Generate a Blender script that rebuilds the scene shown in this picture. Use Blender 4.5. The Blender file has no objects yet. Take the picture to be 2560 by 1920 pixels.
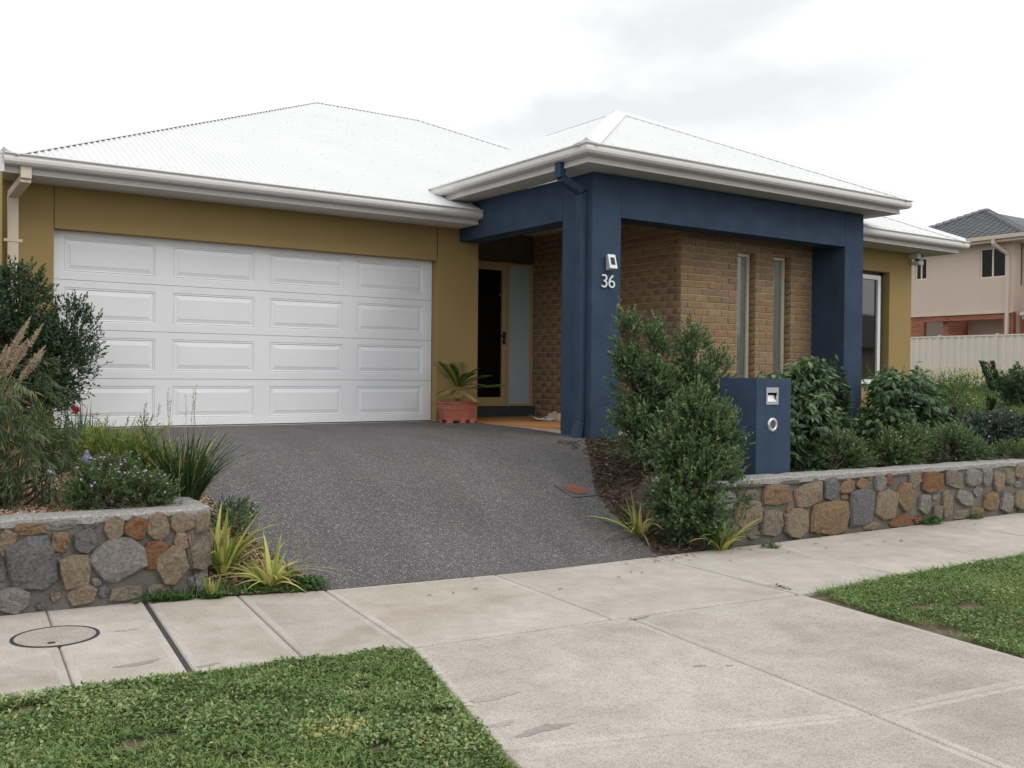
import bpy, math, random
import numpy as np
from mathutils import Matrix, Vector

S = bpy.context.scene
COL = S.collection
random.seed(11)
rng = np.random.default_rng(11)

# ---------------------------------------------------------------- camera
def cam_axes(yaw, pitch, roll):
    f = np.array([-math.sin(yaw)*math.cos(pitch), math.cos(yaw)*math.cos(pitch), math.sin(pitch)])
    r = np.array([math.cos(yaw), math.sin(yaw), 0.0]); u = np.cross(r, f)
    c, s = math.cos(roll), math.sin(roll)
    return c*r+s*u, -s*r+c*u, f
cd = bpy.data.cameras.new('camera')
cam = bpy.data.objects.new('camera', cd); COL.objects.link(cam)
cd.sensor_width = 36.0
cd.lens = 2450.0/2560.0*36.0
cd.clip_start = 0.05; cd.clip_end = 3000
_r, _u, _f = cam_axes(-0.602802, -0.009611, 0.009461)
cam.matrix_world = Matrix(((_r[0], _u[0], -_f[0], -1.952742), (_r[1], _u[1], -_f[1], -11.727624),
                           (_r[2], _u[2], -_f[2], 0.653270), (0, 0, 0, 1)))
S.camera = cam

# ---------------------------------------------------------------- sky, sun, exposure
SUN_EL, SUN_AZ = math.radians(42), math.radians(152)     # azimuth clockwise from +Y
w = bpy.data.worlds.new('World'); S.world = w; w.use_nodes = True
nt = w.node_tree; nt.nodes.clear()
def wn(t, **k):
    n = nt.nodes.new(t)
    for a, b in k.items(): setattr(n, a, b)
    return n
sky = wn('ShaderNodeTexSky', sky_type='NISHITA', sun_disc=False)
sky.sun_elevation = SUN_EL; sky.sun_rotation = SUN_AZ
tc = wn('ShaderNodeTexCoord')
mp = wn('ShaderNodeMapping'); mp.inputs['Scale'].default_value = (1.0, 1.0, 2.6)
no = wn('ShaderNodeTexNoise'); no.inputs['Scale'].default_value = 2.4; no.inputs['Detail'].default_value = 7
no.inputs['Roughness'].default_value = .52; no.inputs['Distortion'].default_value = .25
rp = wn('ShaderNodeValToRGB')
rp.color_ramp.elements[0].position = .31; rp.color_ramp.elements[0].color = (8.2, 8.3, 8.55, 1)
rp.color_ramp.elements[1].position = .49; rp.color_ramp.elements[1].color = (11.2, 11.25, 11.3, 1)
mx = wn('ShaderNodeMix', data_type='RGBA'); mx.inputs[0].default_value = .95
bg = wn('ShaderNodeBackground'); bg.inputs['Strength'].default_value = .1
out = wn('ShaderNodeOutputWorld')
L = nt.links.new
L(tc.outputs['Generated'], mp.inputs['Vector']); L(mp.outputs['Vector'], no.inputs['Vector'])
L(no.outputs['Fac'], rp.inputs['Fac']); L(sky.outputs['Color'], mx.inputs[6]); L(rp.outputs['Color'], mx.inputs[7])
L(mx.outputs[2], bg.inputs['Color']); L(bg.outputs['Background'], out.inputs['Surface'])
sd = bpy.data.lights.new('sun', 'SUN'); sd.energy = 0.9; sd.angle = math.radians(25); sd.color = (1.0, .96, .90)
sun = bpy.data.objects.new('sun', sd); COL.objects.link(sun)
sdir = Vector((math.sin(SUN_AZ)*math.cos(SUN_EL), math.cos(SUN_AZ)*math.cos(SUN_EL), math.sin(SUN_EL)))
sun.rotation_euler = sdir.to_track_quat('Z', 'Y').to_euler()
sun.location = sdir*50
S.view_settings.view_transform = 'Standard'; S.view_settings.look = 'None'
S.view_settings.exposure = 0.14; S.view_settings.gamma = 1.0; S.view_settings.use_curve_mapping = False
S.cycles.max_bounces = 8; S.cycles.transparent_max_bounces = 12

# ---------------------------------------------------------------- materials
def lin(r, g, b):
    return tuple(((c/255)/12.92 if c/255 <= .04045 else ((c/255+.055)/1.055)**2.4) for c in (r, g, b))
MATS = {}
def nodes_of(name):
    m = bpy.data.materials.new(name); m.use_nodes = True
    t = m.node_tree; t.nodes.clear()
    o = t.nodes.new('ShaderNodeOutputMaterial'); b = t.nodes.new('ShaderNodeBsdfPrincipled')
    t.links.new(b.outputs[0], o.inputs[0])
    MATS[name] = m
    return m, t, b, o
def noise(t, scale, detail=4, vec=None, rough=.55, dist=0.0):
    n = t.nodes.new('ShaderNodeTexNoise'); n.inputs['Scale'].default_value = scale
    n.inputs['Detail'].default_value = detail; n.inputs['Roughness'].default_value = rough
    n.inputs['Distortion'].default_value = dist
    if vec is None:
        c = t.nodes.get('TC')
        if c is None:
            c = t.nodes.new('ShaderNodeTexCoord'); c.name = 'TC'
        vec = c.outputs['Object']
    t.links.new(vec, n.inputs['Vector'])
    return n
def ramp(t, src, stops):
    r = t.nodes.new('ShaderNodeValToRGB'); e = r.color_ramp.elements
    while len(e) > 1: e.remove(e[-1])
    e[0].position = stops[0][0]; e[0].color = tuple(stops[0][1])+(1,)
    for p, c in stops[1:]:
        q = e.new(p); q.color = tuple(c)+(1,)
    t.links.new(src, r.inputs['Fac'])
    return r
def mixc(t, fac, a, b, mode='MIX'):
    m = t.nodes.new('ShaderNodeMix'); m.data_type = 'RGBA'; m.blend_type = mode
    for i, v in ((0, fac), (6, a), (7, b)):
        if isinstance(v, (int, float)): m.inputs[i].default_value = v
        elif isinstance(v, tuple): m.inputs[i].default_value = v+(1,) if len(v) == 3 else v
        else: t.links.new(v, m.inputs[i])
    return m.outputs[2]
def bump(t, b, h, strength, dist):
    n = t.nodes.new('ShaderNodeBump'); n.inputs['Strength'].default_value = strength
    n.inputs['Distance'].default_value = dist
    t.links.new(h, n.inputs['Height']); t.links.new(n.outputs[0], b.inputs['Normal'])
def k(c, f): return tuple(min(1.0, x*f) for x in c)
def M(name, col, rough=.7, var=.10, vs=3.0, bs=None, bd=.002, bst=.5, metal=0.0, spec=.5, objvar=0.0, streak=False, fine=0.0):
    m, t, b, o = nodes_of(name)
    n = noise(t, vs, 6)
    vec = None
    if streak:
        mp_ = t.nodes.new('ShaderNodeMapping'); mp_.inputs['Scale'].default_value = (6, 6, .5)
        t.links.new(t.nodes['TC'].outputs['Object'], mp_.inputs['Vector'])
        n = noise(t, vs, 5, mp_.outputs[0])
    c = ramp(t, n.outputs['Fac'], [(.25, k(col, 1-var)), (.75, k(col, 1+var))]).outputs[0]
    if fine > 0:
        n2 = noise(t, 140, 2)
        c = mixc(t, 1.0, c, ramp(t, n2.outputs['Fac'], [(.3, (1-fine,)*3), (.7, (1+fine*.0+0.0,)*3)]).outputs[0], 'MULTIPLY')
    if objvar > 0:
        oi = t.nodes.new('ShaderNodeObjectInfo')
        r = ramp(t, oi.outputs['Random'], [(0, (1-objvar,)*3), (1, (1.0, 1.0, 1.0))])
        c = mixc(t, 1.0, c, r.outputs[0], 'MULTIPLY')
    t.links.new(c, b.inputs['Base Color'])
    b.inputs['Roughness'].default_value = rough; b.inputs['Metallic'].default_value = metal
    b.inputs['Specular IOR Level'].default_value = spec
    if bs: bump(t, b, noise(t, bs, 4).outputs['Fac'], bst, bd)
    return m

M('tan_render', (.36, .258, .112), .9, .05, 1.2, bs=220, bd=.003, bst=.6, spec=.2, fine=.12)
M('blue_render', (.044, .074, .122), .88, .20, 3.5, bs=130, bd=.006, bst=.8, spec=.25, fine=.22)
M('white_door', (.79, .80, .825), .55, .03, 2.0, bs=120, bd=.0006, bst=.25, streak=False)
M('gutter_paint', (.69, .68, .66), .45, .05, 2.5, spec=.4)
M('fascia_paint', (.60, .575, .57), .5, .04, 2.5)
M('soffit_paint', (.60, .58, .54), .85, .04, 2.0)
M('roof_white', (.735, .74, .745), .5, .03, 1.0, spec=.3)
M('screw', (.35, .36, .38), .5, .05)
M('cream_frame', (.66, .61, .47), .5, .04, 5)
M('white_frame', (.78, .78, .76), .45, .03, 5)
M('cream_pipe', (.66, .57, .45), .5, .05, 5)
M('tan_frame', (.42, .31, .16), .5, .06, 5)
M('dark_metal', (.02, .02, .022), .35, .1)
M('black', (.01, .01, .012), .6, .1)
M('frosted', (.36, .47, .49), .35, .04, 2)
M('step_dark', (.035, .04, .05), .7, .15, 4, bs=60)
M('mortar_brick', (.50, .40, .30), .95, .12, 18, bs=150, bd=.003)
M('mortar_stone', (.125, .115, .10), .95, .35, 7, bs=60, bd=.008, bst=.8)
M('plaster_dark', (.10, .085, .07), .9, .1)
M('terracotta', (.42, .135, .085), .6, .10, 9, bs=150, bd=.001, bst=.3)
M('pot_soil', (.04, .028, .02), .95, .3, 40, bs=90)
M('steel', (.62, .63, .65), .32, .06, 30, metal=.9)
M('satin', (.74, .75, .77), .38, .03, 20, metal=.35)
M('solar', (.012, .014, .03), .15, .1, 30)
M('siren_white', (.72, .72, .70), .4, .03)
M('siren_blue', (.02, .09, .42), .2, .05)
M('paper', (.70, .71, .76), .8, .06, 20)
M('ink', (.10, .10, .13), .8, .1)
M('card', (.50, .40, .30), .85, .08, 12)
M('neighbour_render', (.64, .52, .445), .9, .05, .8, spec=.2, fine=.08)
M('neighbour_trim', (.60, .50, .42), .7, .05, 2)
M('colorbond', (.68, .61, .53), .5, .04, 1.0)
M('tile_ridge', (.20, .20, .215), .7, .2, 5)
M('bark', (.10, .07, .05), .9, .3, 20, bs=60)
M('soil', (.075, .052, .038), .95, .4, 12, bs=40, bd=.02)
M('joint_dark', (.05, .042, .045), .9, .3, 20)
M('joint_sand', (.20, .155, .10), .95, .3, 20)
M('asphalt', (.05, .05, .052), .9, .15, 30, bs=200, bd=.003)
M('curtain', (.62, .62, .57), .9, .05, 20)
M('blind', (.30, .29, .27), .8, .05)
M('room', (.05, .05, .05), .9, .1)
M('worn', (.30, .275, .245), .9, .2, 30, bs=120, bd=.001)
M('worn_soft', (.375, .34, .30), .9, .15, 30, bs=120, bd=.001)
M('stain', (.25, .23, .205), .9, .2, 20)
M('lid_ring', (.03, .032, .045), .6, .2, 20)
M('drain_frame', (.09, .09, .095), .7, .2, 20)
M('drain_rust', (.16, .065, .04), .8, .25, 25, bs=90)
M('violet_glass', (.20, .17, .30), .2, .2, 15)
M('grey_glass', (.28, .29, .33), .25, .2, 15)
M('litter', (.70, .74, .70), .7, .1)
M('flower_violet', (.42, .24, .55), .7, .25, 60)
M('flower_pink', (.55, .27, .42), .7, .25, 60)
M('flower_yellow', (.62, .50, .05), .7, .2, 60)
M('flower_red', (.42, .03, .05), .7, .2, 60)
M('far_wall', (.50, .42, .34), .9, .06, 1)
M('far_roof', (.12, .115, .12), .8, .15, 3)

# porch floor tiles, brick
M('porch_tile', (.50, .24, .09), .55, .12, 4, bs=60, bd=.001)
def brick_mat(name, cols, bdist=.004):
    m, t, b, o = nodes_of(name)
    oi = t.nodes.new('ShaderNodeObjectInfo')
    at = t.nodes.new('ShaderNodeAttribute'); at.attribute_name = 'var'
    ad = t.nodes.new('ShaderNodeMath'); ad.operation = 'ADD'
    t.links.new(oi.outputs['Random'], ad.inputs[0]); t.links.new(at.outputs['Fac'], ad.inputs[1])
    fr = t.nodes.new('ShaderNodeMath'); fr.operation = 'FRACT'; t.links.new(ad.outputs[0], fr.inputs[0])
    n_ = len(cols)
    c = ramp(t, fr.outputs[0], [(i/(n_-1), cc) for i, cc in enumerate(cols)]).outputs[0]
    g = t.nodes.new('ShaderNodeNewGeometry')
    n = noise(t, 22, 5, g.outputs['Position'])
    c = mixc(t, 1.0, c, ramp(t, n.outputs['Fac'], [(.25, (.72, .70, .68)), (.7, (1.08, 1.06, 1.04))]).outputs[0], 'MULTIPLY')
    t.links.new(c, b.inputs['Base Color']); b.inputs['Roughness'].default_value = .9
    b.inputs['Specular IOR Level'].default_value = .2
    bump(t, b, noise(t, 90, 4, g.outputs['Position']).outputs['Fac'], .5, bdist)
    return m
brick_mat('brick', [(.325, .218, .128), (.30, .195, .11), (.345, .243, .15), (.28, .188, .11), (.325, .212, .12), (.235, .18, .13), (.315, .222, .135)])

def stone_mat(name, a, b_, pit=.5):
    m, t, b, o = nodes_of(name)
    oi = t.nodes.new('ShaderNodeObjectInfo')
    off = t.nodes.new('ShaderNodeVectorMath'); off.operation = 'ADD'
    tc_ = t.nodes.new('ShaderNodeTexCoord'); tc_.name = 'TC'
    sc = t.nodes.new('ShaderNodeMath'); sc.operation = 'MULTIPLY'; sc.inputs[1].default_value = 40
    t.links.new(oi.outputs['Random'], sc.inputs[0])
    t.links.new(tc_.outputs['Object'], off.inputs[0]); t.links.new(sc.outputs[0], off.inputs[1])
    v = off.outputs[0]
    n1 = noise(t, 11, 7, v, .68, 1.2); n2 = noise(t, 48, 6, v, .72); n3 = noise(t, 26, 3, v)
    c = ramp(t, n1.outputs['Fac'], [(.28, a), (.52, tuple((x+y)/2 for x, y in zip(a, b_))), (.72, b_)]).outputs[0]
    c = mixc(t, 1.0, c, ramp(t, n2.outputs['Fac'], [(.30, (.45, .44, .43)), (.55, (1.0, 1.0, 1.0)), (.8, (1.3, 1.3, 1.3))]).outputs[0], 'MULTIPLY')
    # vesicles of the basalt
    vo = t.nodes.new('ShaderNodeTexVoronoi'); vo.inputs['Scale'].default_value = 55; t.links.new(v, vo.inputs['Vector'])
    pm = ramp(t, vo.outputs['Distance'], [(.10, (.35, .33, .3)), (.22, (1, 1, 1))]).outputs[0]
    pf = ramp(t, n3.outputs['Fac'], [(.48, (0, 0, 0)), (.6, (pit, pit, pit))]).outputs[0]
    c = mixc(t, pf, c, mixc(t, 1.0, c, pm, 'MULTIPLY'))
    t.links.new(c, b.inputs['Base Color']); b.inputs['Roughness'].default_value = .92
    b.inputs['Specular IOR Level'].default_value = .2
    bump(t, b, n2.outputs['Fac'], 1.0, .022)
stone_mat('stone_o', (.235, .15, .085), (.28, .205, .135), 1.0)
stone_mat('stone_t', (.31, .25, .18), (.22, .17, .12), .9)
stone_mat('stone_g', (.20, .19, .175), (.31, .29, .26), .8)
stone_mat('stone_b', (.125, .125, .13), (.21, .207, .205), .8)
stone_mat('stone_r', (.20, .085, .04), (.25, .16, .095), .8)
stone_mat('stone_n', (.21, .175, .14), (.27, .23, .18), .7)
stone_mat('stone_p', (.36, .25, .19), (.28, .20, .15), .4)
stone_mat('stone_cap', (.52, .505, .48), (.36, .35, .335), .2)

def concrete(name, base, dark, seed):
    m, t, b, o = nodes_of(name)
    g = t.nodes.new('ShaderNodeTexCoord'); g.name = 'TC'
    mp_ = t.nodes.new('ShaderNodeMapping'); mp_.inputs['Location'].default_value = (seed, seed*2, 0)
    t.links.new(g.outputs['Object'], mp_.inputs['Vector']); v = mp_.outputs[0]
    n1 = noise(t, .9, 5, v, .6, .4); n2 = noise(t, 5, 6, v, .65); n3 = noise(t, 160, 3, v); n4 = noise(t, 14, 4, v, .7, 1.0)
    c = ramp(t, n1.outputs['Fac'], [(.32, dark), (.60, base)]).outputs[0]
    c = mixc(t, 1.0, c, ramp(t, n2.outputs['Fac'], [(.3, (.84, .825, .80)), (.68, (1.05, 1.05, 1.05))]).outputs[0], 'MULTIPLY')
    c = mixc(t, 1.0, c, ramp(t, n3.outputs['Fac'], [(.34, (.58, .57, .56)), (.52, (1.04, 1.04, 1.04))]).outputs[0], 'MULTIPLY')
    # grey worn patches and small blemishes
    vo = t.nodes.new('ShaderNodeTexVoronoi'); vo.inputs['Scale'].default_value = 9; t.links.new(v, vo.inputs['Vector'])
    sp = ramp(t, vo.outputs['Distance'], [(.03, (.68, .66, .64)), (.075, (1, 1, 1))]).outputs[0]
    c = mixc(t, ramp(t, n4.outputs['Fac'], [(.50, (0, 0, 0)), (.58, (.9, .9, .9))]).outputs[0], c, mixc(t, 1.0, c, sp, 'MULTIPLY'))
    c = mixc(t, ramp(t, n4.outputs['Fac'], [(.66, (0, 0, 0)), (.672, (.45, .45, .45))]).outputs[0], c, (.30, .285, .27))
    # each bay of its own pour
    oi = t.nodes.new('ShaderNodeObjectInfo')
    c = mixc(t, 1.0, c, ramp(t, oi.outputs['Random'], [(0, (.93, .93, .93)), (1, (1.03, 1.025, 1.02))]).outputs[0], 'MULTIPLY')
    t.links.new(c, b.inputs['Base Color']); b.inputs['Roughness'].default_value = .85
    b.inputs['Specular IOR Level'].default_value = .3
    bump(t, b, n3.outputs['Fac'], .35, .002)
concrete('concrete', (.54, .498, .447), (.41, .365, .31), 3.1)
concrete('concrete_edge', (.54, .505, .46), (.46, .42, .37), 5.2)
concrete('concrete_apron', (.515, .476, .43), (.39, .352, .307), 8.4)

def aggregate():
    m, t, b, o = nodes_of('aggregate')
    g = t.nodes.new('ShaderNodeTexCoord'); g.name = 'TC'; v = g.outputs['Object']
    vo = t.nodes.new('ShaderNodeTexVoronoi'); vo.inputs['Scale'].default_value = 135; t.links.new(v, vo.inputs['Vector'])
    sep = t.nodes.new('ShaderNodeSeparateColor'); t.links.new(vo.outputs['Color'], sep.inputs[0])
    c = ramp(t, sep.outputs[0], [(0, (.052, .050, .053)), (.5, (.088, .084, .087)), (.68, (.135, .128, .128)), (.80, (.22, .21, .205)), (.90, (.38, .36, .345)), (1, (.54, .515, .49))]).outputs[0]
    c = mixc(t, ramp(t, vo.outputs['Distance'], [(.35, (0, 0, 0)), (.62, (1, 1, 1))]).outputs[0], c, (.085, .082, .083))
    mp_ = t.nodes.new('ShaderNodeMapping'); mp_.inputs['Scale'].default_value = (1.6, .45, 1); t.links.new(v, mp_.inputs['Vector'])
    n1 = noise(t, 1.1, 6, mp_.outputs[0], .65)
    c = mixc(t, 1.0, c, ramp(t, n1.outputs['Fac'], [(.3, (.76, .75, .74)), (.68, (1.12, 1.11, 1.11))]).outputs[0], 'MULTIPLY')
    t.links.new(c, b.inputs['Base Color']); b.inputs['Roughness'].default_value = .75
    inv = t.nodes.new('ShaderNodeMath'); inv.operation = 'SUBTRACT'; inv.inputs[0].default_value = 1
    t.links.new(vo.outputs['Distance'], inv.inputs[1])
    bump(t, b, inv.outputs[0], .6, .004)
aggregate()

def lawn_soil():
    m, t, b, o = nodes_of('turf')
    n = noise(t, 14, 6); n2 = noise(t, 90, 3)
    c = ramp(t, n.outputs['Fac'], [(.3, (.03, .05, .015)), (.55, (.05, .075, .022)), (.72, (.10, .085, .04))]).outputs[0]
    c = mixc(t, 1.0, c, ramp(t, n2.outputs['Fac'], [(.3, (.5, .5, .5)), (.7, (1.1, 1.1, 1.1))]).outputs[0], 'MULTIPLY')
    t.links.new(c, b.inputs['Base Color']); b.inputs['Roughness'].default_value = .95
    bump(t, b, n2.outputs['Fac'], .8, .02)
lawn_soil()
M('verge_soil', (.125, .092, .058), .95, .45, 14, bs=70, bd=.015)

def glass(name, tint=(.9, .92, .93), ior=1.9):
    m, t, b, o = nodes_of(name)
    t.nodes.remove(b)
    tr = t.nodes.new('ShaderNodeBsdfTransparent'); tr.inputs[0].default_value = tint+(1,)
    gl = t.nodes.new('ShaderNodeBsdfGlossy'); gl.inputs['Roughness'].default_value = .03
    fr = t.nodes.new('ShaderNodeFresnel'); fr.inputs[0].default_value = ior
    mx_ = t.nodes.new('ShaderNodeMixShader')
    t.links.new(fr.outputs[0], mx_.inputs[0]); t.links.new(tr.outputs[0], mx_.inputs[1]); t.links.new(gl.outputs[0], mx_.inputs[2])
    t.links.new(mx_.outputs[0], o.inputs[0])
glass('glass', (.80, .82, .82), 1.7)
glass('glass_room', (.5, .51, .52), 2.1)
glass('glass_dark', (.22, .22, .23), 1.35)

def leafmat(name, stops, rough=.5, trans=.25):
    m, t, b, o = nodes_of(name)
    at = t.nodes.new('ShaderNodeAttribute'); at.attribute_name = 'var'
    c = ramp(t, at.outputs['Fac'], stops).outputs[0]
    t.links.new(c, b.inputs['Base Color']); b.inputs['Roughness'].default_value = rough
    b.inputs['Specular IOR Level'].default_value = .35
    tl = t.nodes.new('ShaderNodeBsdfTranslucent'); t.links.new(c, tl.inputs[0])
    mx_ = t.nodes.new('ShaderNodeMixShader'); mx_.inputs[0].default_value = trans
    t.links.new(b.outputs[0], mx_.inputs[1]); t.links.new(tl.outputs[0], mx_.inputs[2]); t.links.new(mx_.outputs[0], o.inputs[0])
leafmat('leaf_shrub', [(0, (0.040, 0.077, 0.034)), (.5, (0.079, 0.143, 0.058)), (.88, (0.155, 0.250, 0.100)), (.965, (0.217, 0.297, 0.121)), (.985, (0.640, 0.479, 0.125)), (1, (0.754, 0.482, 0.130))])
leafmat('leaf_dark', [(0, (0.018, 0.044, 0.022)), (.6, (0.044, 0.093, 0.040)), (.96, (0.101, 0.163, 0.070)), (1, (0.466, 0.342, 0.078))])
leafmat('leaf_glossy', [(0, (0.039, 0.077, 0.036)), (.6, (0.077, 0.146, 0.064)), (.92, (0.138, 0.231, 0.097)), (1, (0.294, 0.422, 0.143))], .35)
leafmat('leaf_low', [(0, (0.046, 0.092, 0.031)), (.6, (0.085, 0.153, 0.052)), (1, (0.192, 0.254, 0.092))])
leafmat('leaf_blue', [(0, (0.022, 0.041, 0.031)), (.6, (0.048, 0.079, 0.060)), (1, (0.114, 0.150, 0.126))], .4)
leafmat('leaf_feather', [(0, (0.060, 0.111, 0.030)), (.5, (0.127, 0.195, 0.047)), (1, (0.338, 0.372, 0.075))])
leafmat('leaf_needle', [(0, (0.045, 0.074, 0.028)), (.6, (0.097, 0.136, 0.053)), (.94, (0.176, 0.211, 0.084)), (1, (0.527, 0.263, 0.105))])
leafmat('leaf_tuft', [(0, (0.024, 0.054, 0.022)), (.7, (0.054, 0.108, 0.036)), (.93, (0.102, 0.156, 0.054)), (1, (0.456, 0.360, 0.168))], .4)
leafmat('leaf_flax', [(0, (0.135, 0.203, 0.041)), (.35, (0.297, 0.351, 0.081)), (.7, (0.567, 0.567, 0.176)), (.88, (0.675, 0.594, 0.243)), (1, (0.567, 0.378, 0.176))], .4)
leafmat('leaf_flax_r', [(0, (0.081, 0.135, 0.034)), (.5, (0.203, 0.270, 0.061)), (.75, (0.459, 0.459, 0.121)), (1, (0.567, 0.392, 0.203))], .4)
leafmat('leaf_palm', [(0, (0.062, 0.132, 0.026)), (.7, (0.150, 0.246, 0.053)), (1, (0.527, 0.386, 0.193))], .4)
leafmat('plume', [(0, (.44, .33, .23)), (1, (.70, .58, .45))], .9, .3)
leafmat('straw', [(0, (.26, .18, .09)), (1, (.50, .38, .22))], .8, .2)
leafmat('lawn_leaf', [(0, (0.066, 0.111, 0.035)), (.4, (0.144, 0.230, 0.072)), (.7, (0.229, 0.327, 0.116)), (.92, (0.347, 0.432, 0.209)), (.965, (0.473, 0.447, 0.159)), (1, (0.494, 0.310, 0.152))], .5, .2)
leafmat('lawn_blade', [(0, (0.084, 0.150, 0.035)), (.5, (0.166, 0.281, 0.065)), (.9, (0.272, 0.379, 0.111)), (1, (0.521, 0.450, 0.199))], .5, .25)
leafmat('far_grass', [(0, (.045, .10, .015)), (.6, (.085, .165, .024)), (1, (.16, .21, .05))], .5, .3)
leafmat('weed_leaf', [(0, (0.039, 0.098, 0.026)), (.7, (0.085, 0.182, 0.046)), (1, (0.169, 0.260, 0.078))], .5, .25)
leafmat('mulch', [(0, (0.034, 0.021, 0.014)), (.5, (0.092, 0.057, 0.037)), (.85, (0.184, 0.121, 0.081)), (1, (0.345, 0.265, 0.184))], .9, 0.0)
leafmat('gravel', [(0, (.16, .09, .055)), (.5, (.36, .235, .15)), (.85, (.50, .37, .26)), (1, (.60, .50, .40))], .85, 0.0)
leafmat('dead_leaf', [(0, (.14, .06, .03)), (1, (.32, .17, .09))], .8, .1)
leafmat('petal_violet', [(0, (.28, .15, .38)), (1, (.60, .42, .66))], .7, .2)
leafmat('petal_pink', [(0, (.50, .24, .38)), (1, (.68, .45, .58))], .7, .2)
leafmat('petal_yellow', [(0, (.55, .42, .03)), (1, (.72, .62, .10))], .7, .2)
leafmat('petal_red', [(0, (.36, .02, .04)), (1, (.55, .06, .09))], .7, .2)

# ---------------------------------------------------------------- object helpers
ORG = {}
def tag(o, label=None, cat=None, group=None, kind=None):
    if label: o['label'] = label
    if cat: o['category'] = cat
    if group: o['group'] = group
    if kind: o['kind'] = kind
    return o
def thing(name, loc, label, cat, group=None):
    o = bpy.data.objects.new(name, None); o.empty_display_size = .1
    COL.objects.link(o); o.location = loc; ORG[o] = np.array(loc, float)
    return tag(o, label, cat, group)
def mesh_obj(name, me, mat, parent=None, origin=None):
    o = bpy.data.objects.new(name, me); COL.objects.link(o)
    if mat:
        me.materials.append(MATS[mat])
    if parent is not None:
        o.parent = parent; ORG[o] = ORG[parent]
    else:
        ORG[o] = np.array(origin if origin is not None else (0, 0, 0), float); o.location = ORG[o]
    return o
def link(name, V, F, mat, parent=None, origin=None, smooth=False, var=None, bevel=0.0, kind=None):
    """world-space vertices, faces as lists or an (n,3) array -> one mesh object"""
    V = np.asarray(V, float).reshape(-1, 3)
    o_ = ORG[parent] if parent is not None else np.array(origin if origin is not None else (0, 0, 0), float)
    V = V - o_
    me = bpy.data.meshes.new(name)
    if isinstance(F, np.ndarray):
        n, c = F.shape
        me.vertices.add(len(V)); me.vertices.foreach_set('co', V.astype(np.float32).ravel())
        me.loops.add(n*c); me.loops.foreach_set('vertex_index', F.astype(np.int32).ravel())
        me.polygons.add(n)
        me.polygons.foreach_set('loop_start', np.arange(0, n*c, c, dtype=np.int32))
        me.update(calc_edges=True)
    else:
        me.from_pydata(V.tolist(), [], [tuple(f) for f in F]); me.update()
    if var is not None:
        a = me.attributes.new('var', 'FLOAT', 'POINT'); a.data.foreach_set('value', np.asarray(var, np.float32))
    if smooth:
        me.polygons.foreach_set('use_smooth', np.ones(len(me.polygons), bool))
    o = mesh_obj(name, me, mat, parent, origin)
    if bevel > 0:
        b = o.modifiers.new('bevel', 'BEVEL'); b.width = bevel; b.segments = 2; b.limit_method = 'ANGLE'; b.angle_limit = math.radians(40)
    if kind: o['kind'] = kind
    return o
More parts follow.
